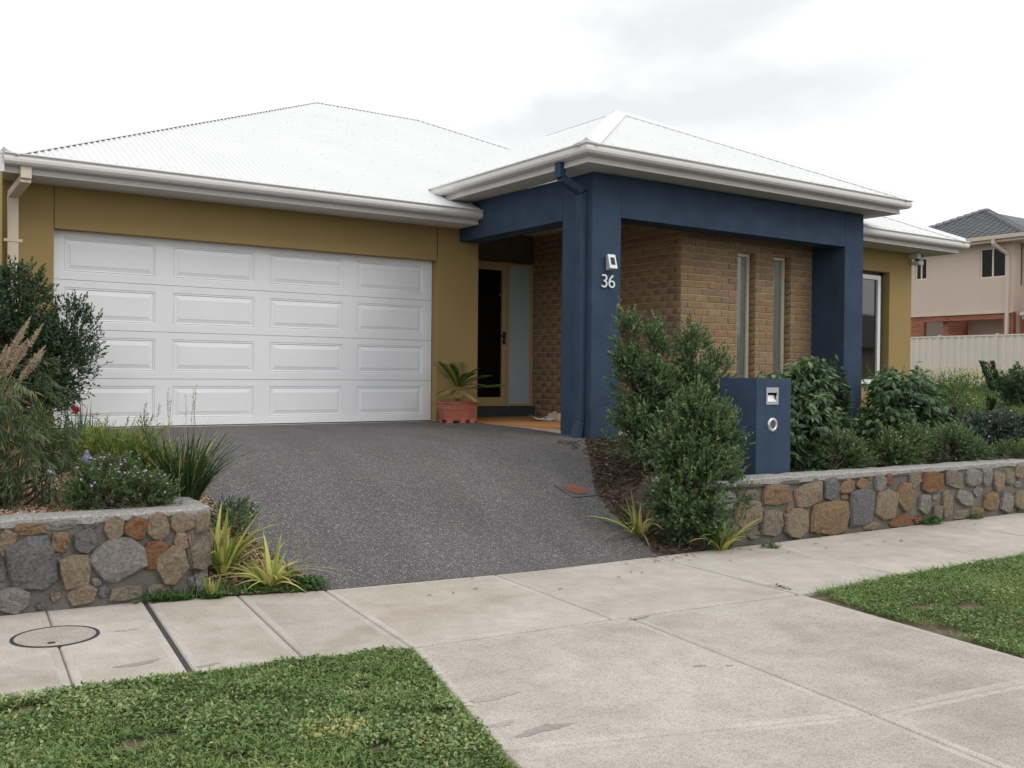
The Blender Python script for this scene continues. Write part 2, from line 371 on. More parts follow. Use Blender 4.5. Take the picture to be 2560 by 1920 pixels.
class MB:
    def __init__(s): s.v = []; s.f = []
    def add(s, v, f):
        b = len(s.v); s.v += [tuple(map(float, p)) for p in v]; s.f += [tuple(i+b for i in q) for q in f]; return s
    def box(s, x0, x1, y0, y1, z0, z1):
        return s.add([(x0, y0, z0), (x1, y0, z0), (x1, y1, z0), (x0, y1, z0), (x0, y0, z1), (x1, y0, z1), (x1, y1, z1), (x0, y1, z1)],
                     [(0, 3, 2, 1), (4, 5, 6, 7), (0, 1, 5, 4), (1, 2, 6, 5), (2, 3, 7, 6), (3, 0, 4, 7)])
    def quad(s, a, b, c, d): return s.add([a, b, c, d], [(0, 1, 2, 3)])
    def prism(s, pts, z0, z1):
        n = len(pts)
        zz0 = z0 if hasattr(z0, '__len__') else [z0]*n
        zz1 = z1 if hasattr(z1, '__len__') else [z1]*n
        a = sum(pts[i][0]*pts[(i+1) % n][1]-pts[(i+1) % n][0]*pts[i][1] for i in range(n))
        if a < 0: pts = pts[::-1]; zz0 = zz0[::-1]; zz1 = zz1[::-1]
        v = [(p[0], p[1], z) for p, z in zip(pts, zz0)]+[(p[0], p[1], z) for p, z in zip(pts, zz1)]
        f = [tuple(range(n-1, -1, -1)), tuple(range(n, 2*n))]+[(i, (i+1) % n, n+(i+1) % n, n+i) for i in range(n)]
        return s.add(v, f)
    def tube(s, path, rad, n=8, cap=True):
        path = [np.array(p, float) for p in path]
        rad = rad if hasattr(rad, '__len__') else [rad]*len(path)
        v = []; f = []
        for i, p in enumerate(path):
            d = path[min(i+1, len(path)-1)]-path[max(i-1, 0)]; d = d/(np.linalg.norm(d)+1e-9)
            a = np.array([0, 0, 1.0]) if abs(d[2]) < .9 else np.array([1.0, 0, 0])
            u = np.cross(d, a); u /= np.linalg.norm(u); w_ = np.cross(d, u)
            for j in range(n):
                t_ = 2*math.pi*j/n; v.append(p+rad[i]*(math.cos(t_)*u+math.sin(t_)*w_))
        for i in range(len(path)-1):
            for j in range(n):
                f.append((i*n+j, i*n+(j+1) % n, (i+1)*n+(j+1) % n, (i+1)*n+j))
        if cap:
            f.append(tuple(range(n-1, -1, -1))); f.append(tuple(range((len(path)-1)*n, len(path)*n)))
        return s.add(v, f)
    def sweep(s, prof, path, closed_prof=True):
        """profile (outward, z) along a plan path; outward is to the right of travel; mitred corners"""
        P = [np.array(p[:2], float) for p in path]; m = len(prof); v = []; f = []
        for i, p in enumerate(P):
            ns = []
            if i > 0: d = P[i]-P[i-1]; d /= np.linalg.norm(d); ns.append(np.array([d[1], -d[0]]))
            if i < len(P)-1: d = P[i+1]-P[i]; d /= np.linalg.norm(d); ns.append(np.array([d[1], -d[0]]))
            n_ = sum(ns); n_ = n_/(n_@ns[0])
            zb = path[i][2] if len(path[i]) > 2 else 0
            for o_, z in prof: q = p+o_*n_; v.append((q[0], q[1], z+zb))
        for i in range(len(P)-1):
            for j in range(m if closed_prof else m-1):
                a = i*m+j; b = i*m+(j+1) % m
                f.append((a, b, b+m, a+m))
        if closed_prof:
            f.append(tuple(range(m))); f.append(tuple(range((len(P)-1)*m+m-1, (len(P)-1)*m-1, -1)))
        return s.add(v, f)
    def lathe(s, prof, c, n=24, axis='z'):
        v = []; f = []; m = len(prof)
        for j in range(n):
            t_ = 2*math.pi*j/n
            for r_, h in prof:
                a, b = r_*math.cos(t_), r_*math.sin(t_)
                v.append((c[0]+a, c[1]+b, c[2]+h) if axis == 'z' else (c[0]+a, c[1]+h, c[2]+b))
        for j in range(n):
            for i in range(m-1):
                a = j*m+i; b = ((j+1) % n)*m+i
                f.append((a, b, b+1, a+1))
        return s.add(v, f)
    def build(s, name, mat, parent=None, **kw): return link(name, s.v, s.f, mat, parent, **kw)

def unit(a): return a/(np.linalg.norm(a, axis=-1, keepdims=True)+1e-9)
def rdirs(n): return unit(rng.normal(size=(n, 3)))
class Geo:                                    # many small faces gathered in one mesh
    def __init__(s): s.V = []; s.F = []; s.A = []; s.n = 0
    def add(s, V, F, A):
        s.V.append(V); s.F.append(F+s.n); s.A.append(A); s.n += len(V); return s
    def leaves(s, P, D, N, Ln, W, cup=.12, var=None, mid=.45):
        n = len(P)
        Ln = np.broadcast_to(np.asarray(Ln, float), (n,))[:, None]; W = np.broadcast_to(np.asarray(W, float), (n,))[:, None]
        D = unit(D); Sd = unit(np.cross(D, N)); Nn = np.cross(Sd, D)
        m = P+D*Ln*mid+Nn*(W*cup)
        V = np.stack([P, m+Sd*W*.5, P+D*Ln-Nn*W*cup*.5, m-Sd*W*.5], 1).reshape(-1, 3)
        i = np.arange(n)[:, None]*4
        F = np.concatenate([i+np.array([0, 1, 2]), i+np.array([0, 2, 3])])
        A = np.repeat(var if var is not None else rng.random(n), 4)
        return s.add(V, F, A)
    def blades(s, P, D, Ln, W, droop, var=None, seg=4, base=.55):
        n = len(P); D = unit(D)
        Ln = np.broadcast_to(np.asarray(Ln, float), (n,)); W = np.broadcast_to(np.asarray(W, float), (n,)); dr = np.broadcast_to(np.asarray(droop, float), (n,))
        hz = D.copy(); hz[:, 2] = 0; hz = unit(hz+rng.normal(size=(n, 3))*np.array([.05, .05, 0]))
        Sd = unit(np.cross(hz, np.array([0, 0, 1.0])))
        tw = rng.uniform(-.7, .7, n)[:, None]
        Sd = unit(Sd*np.cos(tw)+np.cross(D, Sd)*np.sin(tw))
        V = []
        for j in range(seg+1):
            t = j/seg
            c = P+D*(Ln*t)[:, None]+hz*(Ln*dr*.5*t*t)[:, None]; c[:, 2] -= Ln*dr*.62*t*t
            wd = W*(base+(1-base)*min(1, t*4))*(1-t**2.2)+.0006
            V.append(c+Sd*(wd*.5)[:, None]); V.append(c-Sd*(wd*.5)[:, None])
        V = np.stack(V, 1).reshape(-1, 3); m = 2*(seg+1)
        i = np.arange(n)[:, None]*m; F = []
        for j in range(seg):
            F.append(i+np.array([2*j, 2*j+1, 2*j+3])); F.append(i+np.array([2*j, 2*j+3, 2*j+2]))
        return s.add(V, np.concatenate(F), np.repeat(var if var is not None else rng.random(n), m))
    def twigs(s, A, B, ra, rb, var=None):
        n = len(A); d = unit(B-A); a = np.where(np.abs(d[:, 2:3]) < .9, np.array([[0, 0, 1.0]]), np.array([[1.0, 0, 0]]))
        u = unit(np.cross(d, a)); w_ = np.cross(d, u); V = []
        ra = np.broadcast_to(ra, (n,))[:, None]; rb = np.broadcast_to(rb, (n,))[:, None]
        for P, r_ in ((A, ra), (B, rb)):
            for t in (0, 2.094, 4.189): V.append(P+r_*(math.cos(t)*u+math.sin(t)*w_))
        V = np.stack(V, 1).reshape(-1, 3); i = np.arange(n)[:, None]*6
        F = np.concatenate([i+np.array(q) for q in ([0, 1, 4], [0, 4, 3], [1, 2, 5], [1, 5, 4], [2, 0, 3], [2, 3, 5])])
        return s.add(V, F, np.repeat(var if var is not None else rng.random(n), 6))
    def build(s, name, mat, parent=None, **kw):
        return link(name, np.concatenate(s.V), np.concatenate(s.F), mat, parent, var=np.concatenate(s.A), **kw)

# ---------------------------------------------------------------- lie of the land
ZS = -.80
BX = [-60, -6, -1.16, -.35, .75, 2.25, 3.5, 4.66, 8.8, 30, 90]
BY = [-4.7, -5.0, -5.25, -5.33, -5.64, -5.85, -5.90, -5.95, -6.08, -6.8, -8.8]
FX = [-60, -6, -1.36, -.53, .56, 2.05, 3.39, 4.5, 6.2, 30, 90]
FY = [-6.3, -6.6, -6.92, -6.97, -7.15, -7.27, -7.42, -7.40, -7.45, -8.35, -10.35]
back = lambda x: np.interp(x, BX, BY)
front = lambda x: np.interp(x, FX, FY)
def sstep(a, b, x):
    t = np.clip((x-a)/(b-a), 0, 1); return t*t*(3-2*t)
def _prof(d):
    return np.interp(d, [-.1, 0, .94, 1.3, 2.03, 2.96, 4.4, 5.9], [-.80, -.795, -.585, -.45, -.25, -.075, -.02, 0])
def drive_z(x, y):
    d = (y-back(x))*5.9/(-back(x)); d = np.asarray(d, float)
    z = sum(_prof(np.maximum(d+e, 0.0))*w_ for e, w_ in ((-.2, .25), (0, .5), (.2, .25)))
    return -.798+(z+.798)*sstep(-.02, .35, d)
XR = lambda y: np.interp(y, [-6.2, -5.87, -4.96, -4.6, -3.87, -3.0, -2.9, .3], [3.4, 3.525, 3.80, 3.92, 4.44, 5.08, 5.2, 5.2])
XL = lambda y: np.interp(y, [-5.7, 0], [.74, -.12])
def right_z(x, y):
    x = np.asarray(x, float); y = np.asarray(y, float)
    bed = np.interp(y, [-6, -5.6, -2.6, 6], [-.30, -.30, -.10, -.02])+np.interp(x, [11, 30, 60], [0, .36, .6])
    lo = drive_z(x, y)-.004
    q = sstep(-5.15, -4.6, y)
    x0 = 4.02*(1-q)+(XR(y)+.05)*q; wd = .12*(1-q)+.85*q
    t = sstep(0, 1, (x-x0)/wd)
    return lo*(1-t)+bed*t
def left_z(x, y):
    x = np.asarray(x, float); y = np.asarray(y, float)
    bed = np.interp(y, [-5.4, -5.1, -.3, 1], [-.27, -.26, -.03, -.02])
    lo = drive_z(np.maximum(x, .0), y)-.004
    q = sstep(-4.95, -4.5, y)
    x0 = -.13*(1-q)+(XL(y)-.5)*q; wd = .10*(1-q)+.5*q
    t = sstep(0, 1, (x-x0)/wd)
    return bed*(1-t)+lo*t
def grid_sheet(name, xs, vs, yfun, zfun, mat, **kw):
    X, Vv = np.meshgrid(xs, vs, indexing='ij'); Y = yfun(X, Vv); Z = zfun(X, Y)
    V = np.stack([X, Y, Z], -1).reshape(-1, 3); n, m = X.shape
    i = (np.arange(n-1)[:, None]*m+np.arange(m-1)[None, :]).ravel()
    return link(name, V, np.stack([i, i+m, i+m+1, i+1], 1), mat, smooth=True, **kw)

tag(grid_sheet('ground', np.linspace(-400, 500, 10), np.linspace(-300, 600, 10), lambda x, v: v, lambda x, y: x*0-.98, 'turf'), 'flat dull ground reaching to the horizon', kind='structure')
# driveway of dark exposed aggregate
us = np.linspace(0, 1, 40); dv = np.linspace(0, 1, 90)
Ub, Vb = np.meshgrid(us, dv, indexing='ij')
yb = back(.74+(3.53-.74)*Ub)
yb = yb-.012; Yd = yb+(0.14-yb)*Vb**1.15
Xd = XL(Yd)+(XR(Yd)-XL(Yd))*Ub
Zd = drive_z(Xd, Yd)
i_ = (np.arange(39)[:, None]*90+np.arange(89)[None, :]).ravel()
tag(link('driveway', np.stack([Xd, Yd, Zd], -1).reshape(-1, 3), np.stack([i_, i_+90, i_+91, i_+1], 1), 'aggregate', smooth=True),
    'dark grey exposed aggregate driveway rising to the white garage door', kind='structure')
# garden beds
tag(grid_sheet('gravel_bed', np.concatenate([np.arange(-12, -1.6, .5), np.arange(-1.6, .8, .06)]), np.linspace(0, 1, 80),
               lambda x, v: (back(x)+.015)+(0.0-(back(x)+.015))*v, lambda x, y: np.where(x > XL(y)+.045, drive_z(x, y)-.06, left_z(x, y)), 'soil'),
    'raised gravel garden bed left of the driveway', kind='structure')
tag(grid_sheet('garden_bed', np.concatenate([np.arange(3.4, 13, .07), np.arange(13, 80, 1.0)]), np.concatenate([np.linspace(0, .25, 60), np.linspace(.27, 1, 30)]),
               lambda x, v: (back(x)+.015)+(14-(back(x)+.015))*v, lambda x, y: np.where(x < XR(y)-.045, drive_z(x, y)-.06, right_z(x, y)), 'soil'),
    'brown mulched garden bed right of the driveway', kind='structure')
tag(grid_sheet('side_lawn', np.arange(10.8, 60, .5), np.linspace(0, 1, 60), lambda x, v: -4.3+(14+4.3)*v, lambda x, y: right_z(x, y)+.02, 'turf'),
    'green lawn sloping up to the beige fence', kind='structure')
# nature strips, kerb and road
KY = -10.7
for nm, x0, x1, lab in (('nature_strip', -40, None, 'weedy grass verge left of the concrete crossover'), ('nature_strip', None, 60, 'grass verge right of the concrete crossover')):
    if x0 is not None:
        xs = np.array([-40., -10, -6, -1.36, -.53, .2, .54]); e = lambda y: np.interp(y, [KY, -8.75, -7.15], [-.25, .12, .56])
        pts = [(x, front(x)) for x in xs]+[(e(-8.75), -8.75), (e(KY), KY), (-40, KY)]
    else:
        pts = [(3.40, -7.43), (4.5, -7.41), (6.2, -7.46), (30, -8.36), (60, -9.36), (60, KY), (2.95, KY), (3.165, -9.045)]
    b = MB(); n = len(pts); b.v = [(x, y, -.825) for x, y in pts]; b.f = [tuple(range(n))]
    tag(b.build(nm, 'verge_soil'), lab, kind='structure')
tag(MB().box(-60, 80, KY-.15, KY, -1.1, -.86).build('kerb', 'concrete', bevel=.03), 'concrete kerb along the road edge', kind='structure')
tag(MB().box(-60, 80, KY-7, KY-.15, -1.2, -.945).build('road', 'asphalt'), 'asphalt street in front of the house', kind='structure')

# ---------------------------------------------------------------- footpath and crossover in bays
fp = bpy.data.objects.new('footpath', None); COL.objects.link(fp); ORG[fp] = np.zeros(3); tag(fp, 'pale concrete footpath laid in bays', kind='structure')
def slab(pts, parent, mat='concrete', top=ZS, drop=0.0):
    n = len(pts); a = sum(pts[i][0]*pts[(i+1) % n][1]-pts[(i+1) % n][0]*pts[i][1] for i in range(n))
    if a < 0: pts = pts[::-1]
    P = [np.array(p, float) for p in pts]
    def ins(g):
        r_ = []
        for i in range(n):
            d0 = unit(P[i]-P[i-1]); d1 = unit(P[(i+1) % n]-P[i]); n0 = np.array([-d0[1], d0[0]]); n1 = np.array([-d1[1], d1[0]])
            m = n0+n1; m = m/(m@n0); r_.append(P[i]+m*g)
        return r_
    rings = [(P, top-.12), (P, top-.009), (ins(.006), top-.0015), (ins(.014), top), (ins(.045), top), (ins(.050), top+.0008)]
    v = [(q[0], q[1], z) for r_, z in rings for q in r_]; f = []
    for k_ in range(len(rings)-1):
        for i in range(n): f.append((k_*n+i, k_*n+(i+1) % n, (k_+1)*n+(i+1) % n, (k_+1)*n+i))
    f.append(tuple(range((len(rings)-1)*n, len(rings)*n)))
    o = link('slab', v, f, mat, parent); o.data.materials.append(MATS['concrete_edge'])
    mi = np.zeros(len(o.data.polygons), np.int32); mi[:4*n] = 1; o.data.polygons.foreach_set('material_index', mi)
    return o
jb = [(-8.0, 0), (-6.5, 0), (-5.0, 0), (-3.5, 0), (-2.2, 0), (-.91, -.15), (-.35, -.19), (.195, -.19), (.735, -.17), (3.45, -.10), (4.62, -.10), (5.9, -.1), (7.2, -.1), (8.5, -.1), (9.8, -.1), (11.1, -.1), (12.4, -.1), (15, -.1), (18, -.1), (22, -.1), (26, -.1), (30, -.1)]
G = .0035
for (xa, sa), (xb, sb) in zip(jb[:-1], jb[1:]):
    ga = .014 if abs(xa+.35) < .01 or abs(xa-3.45) < .01 else G
    gb = .014 if abs(xb+.35) < .01 or abs(xb-3.45) < .01 else G
    if xa == .735:                       # the bay where the drive crosses: two halves either side of the joint line
        mid = 1.98
        for a, b_, s1, s2 in ((xa, mid, sa, -.12), (mid, xb, -.12, sb)):
            t = np.linspace(a+G, b_-G, 6); q = np.linspace(a+s1+G, b_+s2-G, 6)
            slab([(x, back(x)) for x in t]+[(x, front(x)+G) for x in q[::-1]], fp)
        continue
    t = np.linspace(xa+ga, xb-gb, 4); q = np.linspace(xa+sa+ga, xb+sb-gb, 4)
    slab([(x, back(x)) for x in t]+[(x, front(x)) for x in q[::-1]], fp)
xo = bpy.data.objects.new('crossover', None); COL.objects.link(xo); ORG[xo] = np.zeros(3); tag(xo, 'pale concrete vehicle crossover between the two verges', kind='structure')
A0, A1, A2 = (.565, -7.157), (.125, -8.755), (-.25, KY)
B0, B1, B2 = (1.98, -7.27), (1.745, -9.135), (1.5, KY)
C0, C1, C2 = (3.385, -7.425), (3.165, -9.045), (2.95, KY)
def inset(pts, g):
    c = np.mean(pts, 0); return [tuple(np.array(p)+(c-np.array(p))/np.linalg.norm(c-np.array(p))*g*1.4) for p in pts]
Am = (.17, -8.60); Cm = (3.10, -9.31)
for q in ([A0, B0, B1, Am], [B0, C0, C1, Cm, B1], [Am, B1, B2, A2], [B1, Cm, C2, B2]):
    slab(inset(q, G), xo, 'concrete_apron', ZS-.004, .0)
tag(MB().prism([(-40, back(-40)-.02), (-6, back(-6)), (-1.2, back(-1.2)), (.75, back(.75)), (3.5, back(3.5)), (8.8, back(8.8)), (30, back(30)), (30, front(30)), (6.2, front(6.2)+.02), (3.39, front(3.39)+.02), (3.17, -9.04), (2.94, KY), (-.24, KY), (.13, -8.75), (.55, front(.55)), (-1.36, front(-1.36)), (-6, front(-6)), (-40, front(-40))], -.95, -.812).build('joint_bedding', 'joint_sand'), 'sandy bedding showing in the joints of the paving', kind='structure')
for xj, sj, wj in ((-.35, -.19, .013), (3.45, -.10, .007)):
    tag(MB().prism([(xj-wj, back(xj)), (xj+wj, back(xj)), (xj+sj+wj, front(xj+sj)), (xj+sj-wj, front(xj+sj))], -.9, -.8085).build('expansion_joint', 'joint_dark'), 'black expansion joint strip across the footpath', kind='structure')

# worn and stained spots on the concrete
def worn(cx, cy, rx, ry, parent, mat, z, seed):
    r2 = random.Random(seed); n = 26; v = []
    ph = [r2.uniform(0, 6.28) for _ in range(4)]
    for i in range(n):
        t = 2*math.pi*i/n; q = 1+.28*math.sin(2*t+ph[0])+.22*math.sin(3*t+ph[1])+.16*math.sin(5*t+ph[2])+.12*math.sin(9*t+ph[3])
        v.append((cx+rx*q*math.cos(t), cy+ry*q*math.sin(t), z))
    link('worn_patch', v, [tuple(range(n))], mat, parent)
worn(-.72, -6.69, .085, .035, fp, 'worn', ZS+.0022, 1); worn(-.44, -6.90, .055, .018, fp, 'worn', ZS+.0022, 2); worn(-.62, -6.0, .05, .02, fp, 'worn_soft', ZS+.0022, 7)
worn(.44, -8.50, .10, .04, xo, 'worn', ZS-.0018, 3); worn(.48, -8.06, .10, .035, xo, 'worn_soft', ZS-.0018, 4); worn(.33, -8.36, .05, .03, xo, 'worn_soft', ZS-.0018, 8)
worn(1.62, -8.22, .035, .015, xo, 'worn', ZS-.0018, 5); worn(2.02, -7.33, .10, .014, xo, 'stain', ZS-.0018, 6); worn(1.75, -8.30, .02, .012, xo, 'worn', ZS-.0018, 9)

# round concrete pit lid in the footpath
lid = thing('pit_lid', (-.97, -5.93, ZS), 'round concrete inspection lid with black rim set in the footpath', 'pit lid')
MB().lathe([(.205, .0045), (.224, .0045), (.224, -.01), (.205, -.01), (.205, .0045)], (-.97, -5.93, ZS), 40).build('rim', 'lid_ring', lid)
MB().lathe([(.0, .004), (.2055, .004), (.2055, -.01)], (-.97, -5.93, ZS), 40).build('cover', 'concrete', lid)
MB().box(-1.03, -.995, -6.085, -6.05, ZS+.003, ZS+.0065).build('lifting_slot', 'joint_dark', lid)

# ================================================================ THE HOUSE
H = thing('house', (0, 0, 0), 'single storey house with white corrugated roof, white garage door and blue porch', 'house')
# garage front wall, ochre render
b = MB()
b.box(-.60, 0, 0, .24, -.15, 2.70); b.box(4.85, 5.524, 0, .24, -.15, 2.70); b.box(0.002, 4.848, 0.003, .24, 2.213, 2.70)
b.box(5.28, 5.521, .24, .95, -.1, 2.84)                        # return to the entry
b.box(-.60, -.36, .24, 10.2, -.3, 2.70)                        # long side wall
b.build('garage_wall', 'tan_render', H, bevel=.006)
MB().box(-2.6, -.585, -.62, -.38, -.5, 2.66).build('boundary_wall', 'tan_render', H, bevel=.006)
for xj in (-.004, 4.847): MB().box(xj, xj+.007, -.0015, .004, 2.22, 2.67).build('control_joint', 'joint_dark', H)
# sectional garage door, four sections of four raised panels
DX0, DX1, DY, SH = -.02, 4.84, .13, .553
def panel_cols():
    pw, gap = 1.0, .195; m = (4.86-4*pw-3*gap)/2
    return [(DX0+m+i*(pw+gap), DX0+m+i*(pw+gap)+pw) for i in range(4)]
PC = panel_cols(); PZ0, PZ1 = .085, .468
for r_ in range(4):
    z0 = .012+r_*SH; z1 = z0+SH-.0045
    xs = [DX0]+[x for c in PC for x in c]+[DX1]; zs = [z0, z0+PZ0, z0+PZ1, z1]
    b = MB()
    for i in range(len(xs)-1):
        for j in range(3):
            if j == 1 and i % 2 == 1: continue
            b.quad((xs[i], DY, zs[j]), (xs[i+1], DY, zs[j]), (xs[i+1], DY, zs[j+1]), (xs[i], DY, zs[j+1]))
    b.quad((DX0, DY, z1), (DX1, DY, z1), (DX1, DY+.04, z1), (DX0, DY+.04, z1))
    b.quad((DX0, DY+.04, z0), (DX1, DY+.04, z0), (DX1, DY, z0), (DX0, DY, z0))
    sec = b.build('garage_door_section', 'white_door', H)
    for (xa, xb) in PC:
        za, zb = z0+PZ0, z0+PZ1
        rings = [(0, 0), (.009, .010), (.018, .002), (.030, .012), (.070, .003), (.078, -.001)]
        v = []; f = []
        for ins, dp in rings:
            v += [(xa+ins, DY+dp, za+ins), (xb-ins, DY+dp, za+ins), (xb-ins, DY+dp, zb-ins), (xa+ins, DY+dp, zb-ins)]
        for i in range(len(rings)-1):
            for j in range(4):
                f.append((4*i+j, 4*i+(j+1) % 4, 4*i+4+(j+1) % 4, 4*i+4+j))
        q = 4*(len(rings)-1); f.append((q, q+1, q+2, q+3))
        link('panel', v, f, 'white_door', sec)
MB().box(DX0, DX1, DY+.042, DY+.06, 0, 2.25).build('garage_door_backing', 'plaster_dark', H)
MB().box(DX0, DX1, DY-.005, DY+.04, -.004, .011).build('bottom_seal', 'black', H)
MB().box(0, 4.85, -.02, 0.13, -.03, .001).build('garage_threshold', 'concrete', H)

# columns and beams of the porch
MB().box(5.2, 5.635, -2.937, -2.374, -.55, 3.0).build('column', 'blue_render', H, bevel=.008)
MB().box(9.808, 10.224, -2.937, -2.25, -.55, 3.0).build('column', 'blue_render', H, bevel=.008)
MB().box(5.634, 9.809, -2.936, -2.62, 2.507, 2.998).build('beam', 'blue_render', H, bevel=.008)
MB().box(5.201, 5.52, -2.375, -.002, 2.50, 2.998).build('beam', 'blue_render', H, bevel=.008)
MB().box(5.1995, 5.2035, -2.3715, -2.368, -.02, 3.0).build('control_joint', 'joint_dark', H)
MB().box(5.5, 9.85, -2.63, .98, 2.86, 2.90).build('porch_ceiling', 'soffit_paint', H)
# porch floor of terracotta tiles
b = MB().box(5.26, 7.2, -2.42, .98, -.3, -.012); b.build('porch_base', 'mortar_brick', H)
for i in range(5):
    for j in range(9):
        x0 = 5.262+i*.39; y0 = -2.418+j*.378
        MB().box(x0+.003, min(x0+.387, 7.17), y0+.003, y0+.375, -.02, .002).build('floor_tile', 'porch_tile', H)
# entry: step, door, side light, dark lining above
MB().box(5.5, 7.16, .86, 1.05, 0.003, .155).build('door_step', 'step_dark', H, bevel=.006)
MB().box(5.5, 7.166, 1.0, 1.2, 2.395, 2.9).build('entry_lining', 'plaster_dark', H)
fd = MB().box(5.55, 5.66, .93, .985, .16, 2.40).box(6.56, 6.645, .93, .985, .16, 2.40).box(5.661, 6.559, .932, .985, 2.27, 2.395).box(5.661, 6.559, .932, .985, .162, .30).build('front_door', 'tan_frame', H, bevel=.004)
MB().quad((5.66, .96, .30), (6.56, .96, .30), (6.56, .96, 2.27), (5.66, .96, 2.27)).build('pane', 'glass_dark', fd)
b = MB(); b.box(6.575, 6.615, .915, .932, 1.12, 1.32); b.tube([(6.595, .916, 1.25), (6.595, .875, 1.25), (6.50, .87, 1.25)], .012, 8)
b.build('handle', 'dark_metal', fd)
for z in (.62, 1.15, 1.68): MB().box(5.75, 6.42, 1.02, 1.04, z-.04, z+.05).build('door_rail', 'step_dark', fd)
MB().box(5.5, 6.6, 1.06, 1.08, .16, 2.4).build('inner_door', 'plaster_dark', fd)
sl = MB().box(6.655, 6.70, .93, .985, .16, 2.40).box(7.10, 7.158, .93, .985, .16, 2.40).box(6.701, 7.099, .932, .985, 2.35, 2.395).box(6.701, 7.099, .932, .985, .162, .20).build('side_light', 'tan_frame', H, bevel=.004)
MB().box(6.70, 7.10, .952, .962, .20, 2.35).build('frosted_pane', 'frosted', sl)

# brick walls of the porch
BYW, BXW = -2.36, 7.165
CH, BL = .0915, .2555
W1, W2, WZ0, WZ1 = (8.243, 8.597), (8.985, 9.338), .275, 2.379
bw = MB()
for x0, x1, z0, z1 in ((BXW+.006, 8.243, -.3, 2.86), (8.597, 8.985, -.3, 2.86), (9.338, 9.81, -.3, 2.86), (8.243, 8.597, -.3, WZ0), (8.985, 9.338, -.3, WZ0), (8.243, 8.597, WZ1, 2.86), (8.985, 9.338, WZ1, 2.86)):
    bw.quad((x0, BYW, z0), (x1, BYW, z0), (x1, BYW, z1), (x0, BYW, z1))
bw.quad((BXW+.006, .98, -.3), (BXW+.006, BYW, -.3), (BXW+.006, BYW, 2.86), (BXW+.006, .98, 2.86))
bwall = bw.build('brick_wall', 'mortar_brick', H)
def brick_mesh(flip=False):
    l, h, d, c = .5, .5, .05, .5     # unit brick, centred, front face at -d
    ch = .012
    v = [(-l, 0, -h), (l, 0, -h), (l, 0, h), (-l, 0, h)]
    v += [(-l+.0, -.004, -h+.0), (l, -.004, -h), (l, -.004, h), (-l, -.004, h)]
    v += [(-l+.022, -.011, -h+.055), (l-.022, -.0105, -h+.06), (l-.024, -.011, h-.05), (-l+.02, -.010, h-.055)]
    f = []
    for a, b_ in ((0, 4), (4, 8)):
        for j in range(4): f.append((a+j, a+(j+1) % 4, b_+(j+1) % 4, b_+j))
    f.append((8, 9, 10, 11))
    me = bpy.data.meshes.new('brick'); me.from_pydata(v, [], f); me.update(); me.materials.append(MATS['brick'])
    me.polygons.foreach_set('use_smooth', [False]*len(me.polygons))
    return me
BM = brick_mesh()
def brick_rows(length, cuts, zmin, zmax, first):
    """spans of single bricks (x0, x1, z) along a wall in stretcher bond"""
    out = []
    nrow = int(zmax/CH)
    for r_ in range(int(zmin/CH)-1, nrow):
        z = r_*CH+.004
        x = 0.0; spans = [(0, length)]
        for a, b_, za, zb in cuts:
            if z+.05 > za and z+.04 < zb:
                ns = []
                for s0, s1 in spans:
                    if a > s0 and b_ < s1: ns += [(s0, a), (b_, s1)]
                    else: ns.append((s0, s1))
                spans = ns
        st = (BL/2 if (r_+first) % 2 else BL)
        edges = [0.0]; e = st
        while e < length: edges.append(e); e += BL
        edges.append(length)
        for s0, s1 in spans:
            ee = [s0]+[q for q in edges if s0+.05 < q < s1-.05]+[s1]
            for a, b_ in zip(ee[:-1], ee[1:]): out.append((a, b_-.010 if b_ < s1 or s1 < length else b_, z))
    return out
fb = brick_rows(9.81-BXW, [(W1[0]-BXW, W1[1]-BXW, WZ0, WZ1), (W2[0]-BXW, W2[1]-BXW, WZ0, WZ1)], -.1, 2.84, 0)
fb.sort(key=lambda q: 0 if .2 < q[2] < 2.6 else 1)
rest = []
for q in fb[:300]:
    o = bpy.data.objects.new('brick', BM); COL.objects.link(o); o.parent = bwall
    o.location = (BXW+(q[0]+q[1])/2+random.uniform(-.0012, .0012), BYW+random.uniform(-.002, .0015), q[2]+.041+random.uniform(-.0012, .0012))
    o.scale = (q[1]-q[0], 1.0, .0815); o.rotation_euler = (random.uniform(-.006, .006), random.uniform(-.004, .004), random.uniform(-.006, .006))
tmpl = np.array([v.co for v in BM.vertices]); tf = [tuple(p.vertices) for p in BM.polygons]
V = []; Fq = []; va = []
def put(c, s, rot):
    q = tmpl*np.array(s)
    if rot: q = np.stack([q[:, 1], -q[:, 0], q[:, 2]], 1)
    b0 = len(V)*len(tmpl); V.append(q+np.array(c)); va.extend([random.random()]*len(tmpl))
    for f in tf: Fq.append([b0+i for i in f])
for q in fb[300:]: put((BXW+(q[0]+q[1])/2, BYW, q[2]+.041), (q[1]-q[0], 1, .0815), False)
for q in brick_rows(.98-BYW, [], -.1, 2.84, 1): put((BXW+.006, BYW+(q[0]+q[1])/2, q[2]+.041), (q[1]-q[0], 1, .0815), True)
for xw in (W1, W2):                     # brick reveals of the narrow windows
    for r_ in range(int(WZ0/CH), int(WZ1/CH)+1):
        put((xw[1], BYW+.055, r_*CH+.045), (.10, 1, .0815), True)
link('brick_rest', np.concatenate(V), np.array(Fq), 'brick', bwall, var=va, kind='stuff')
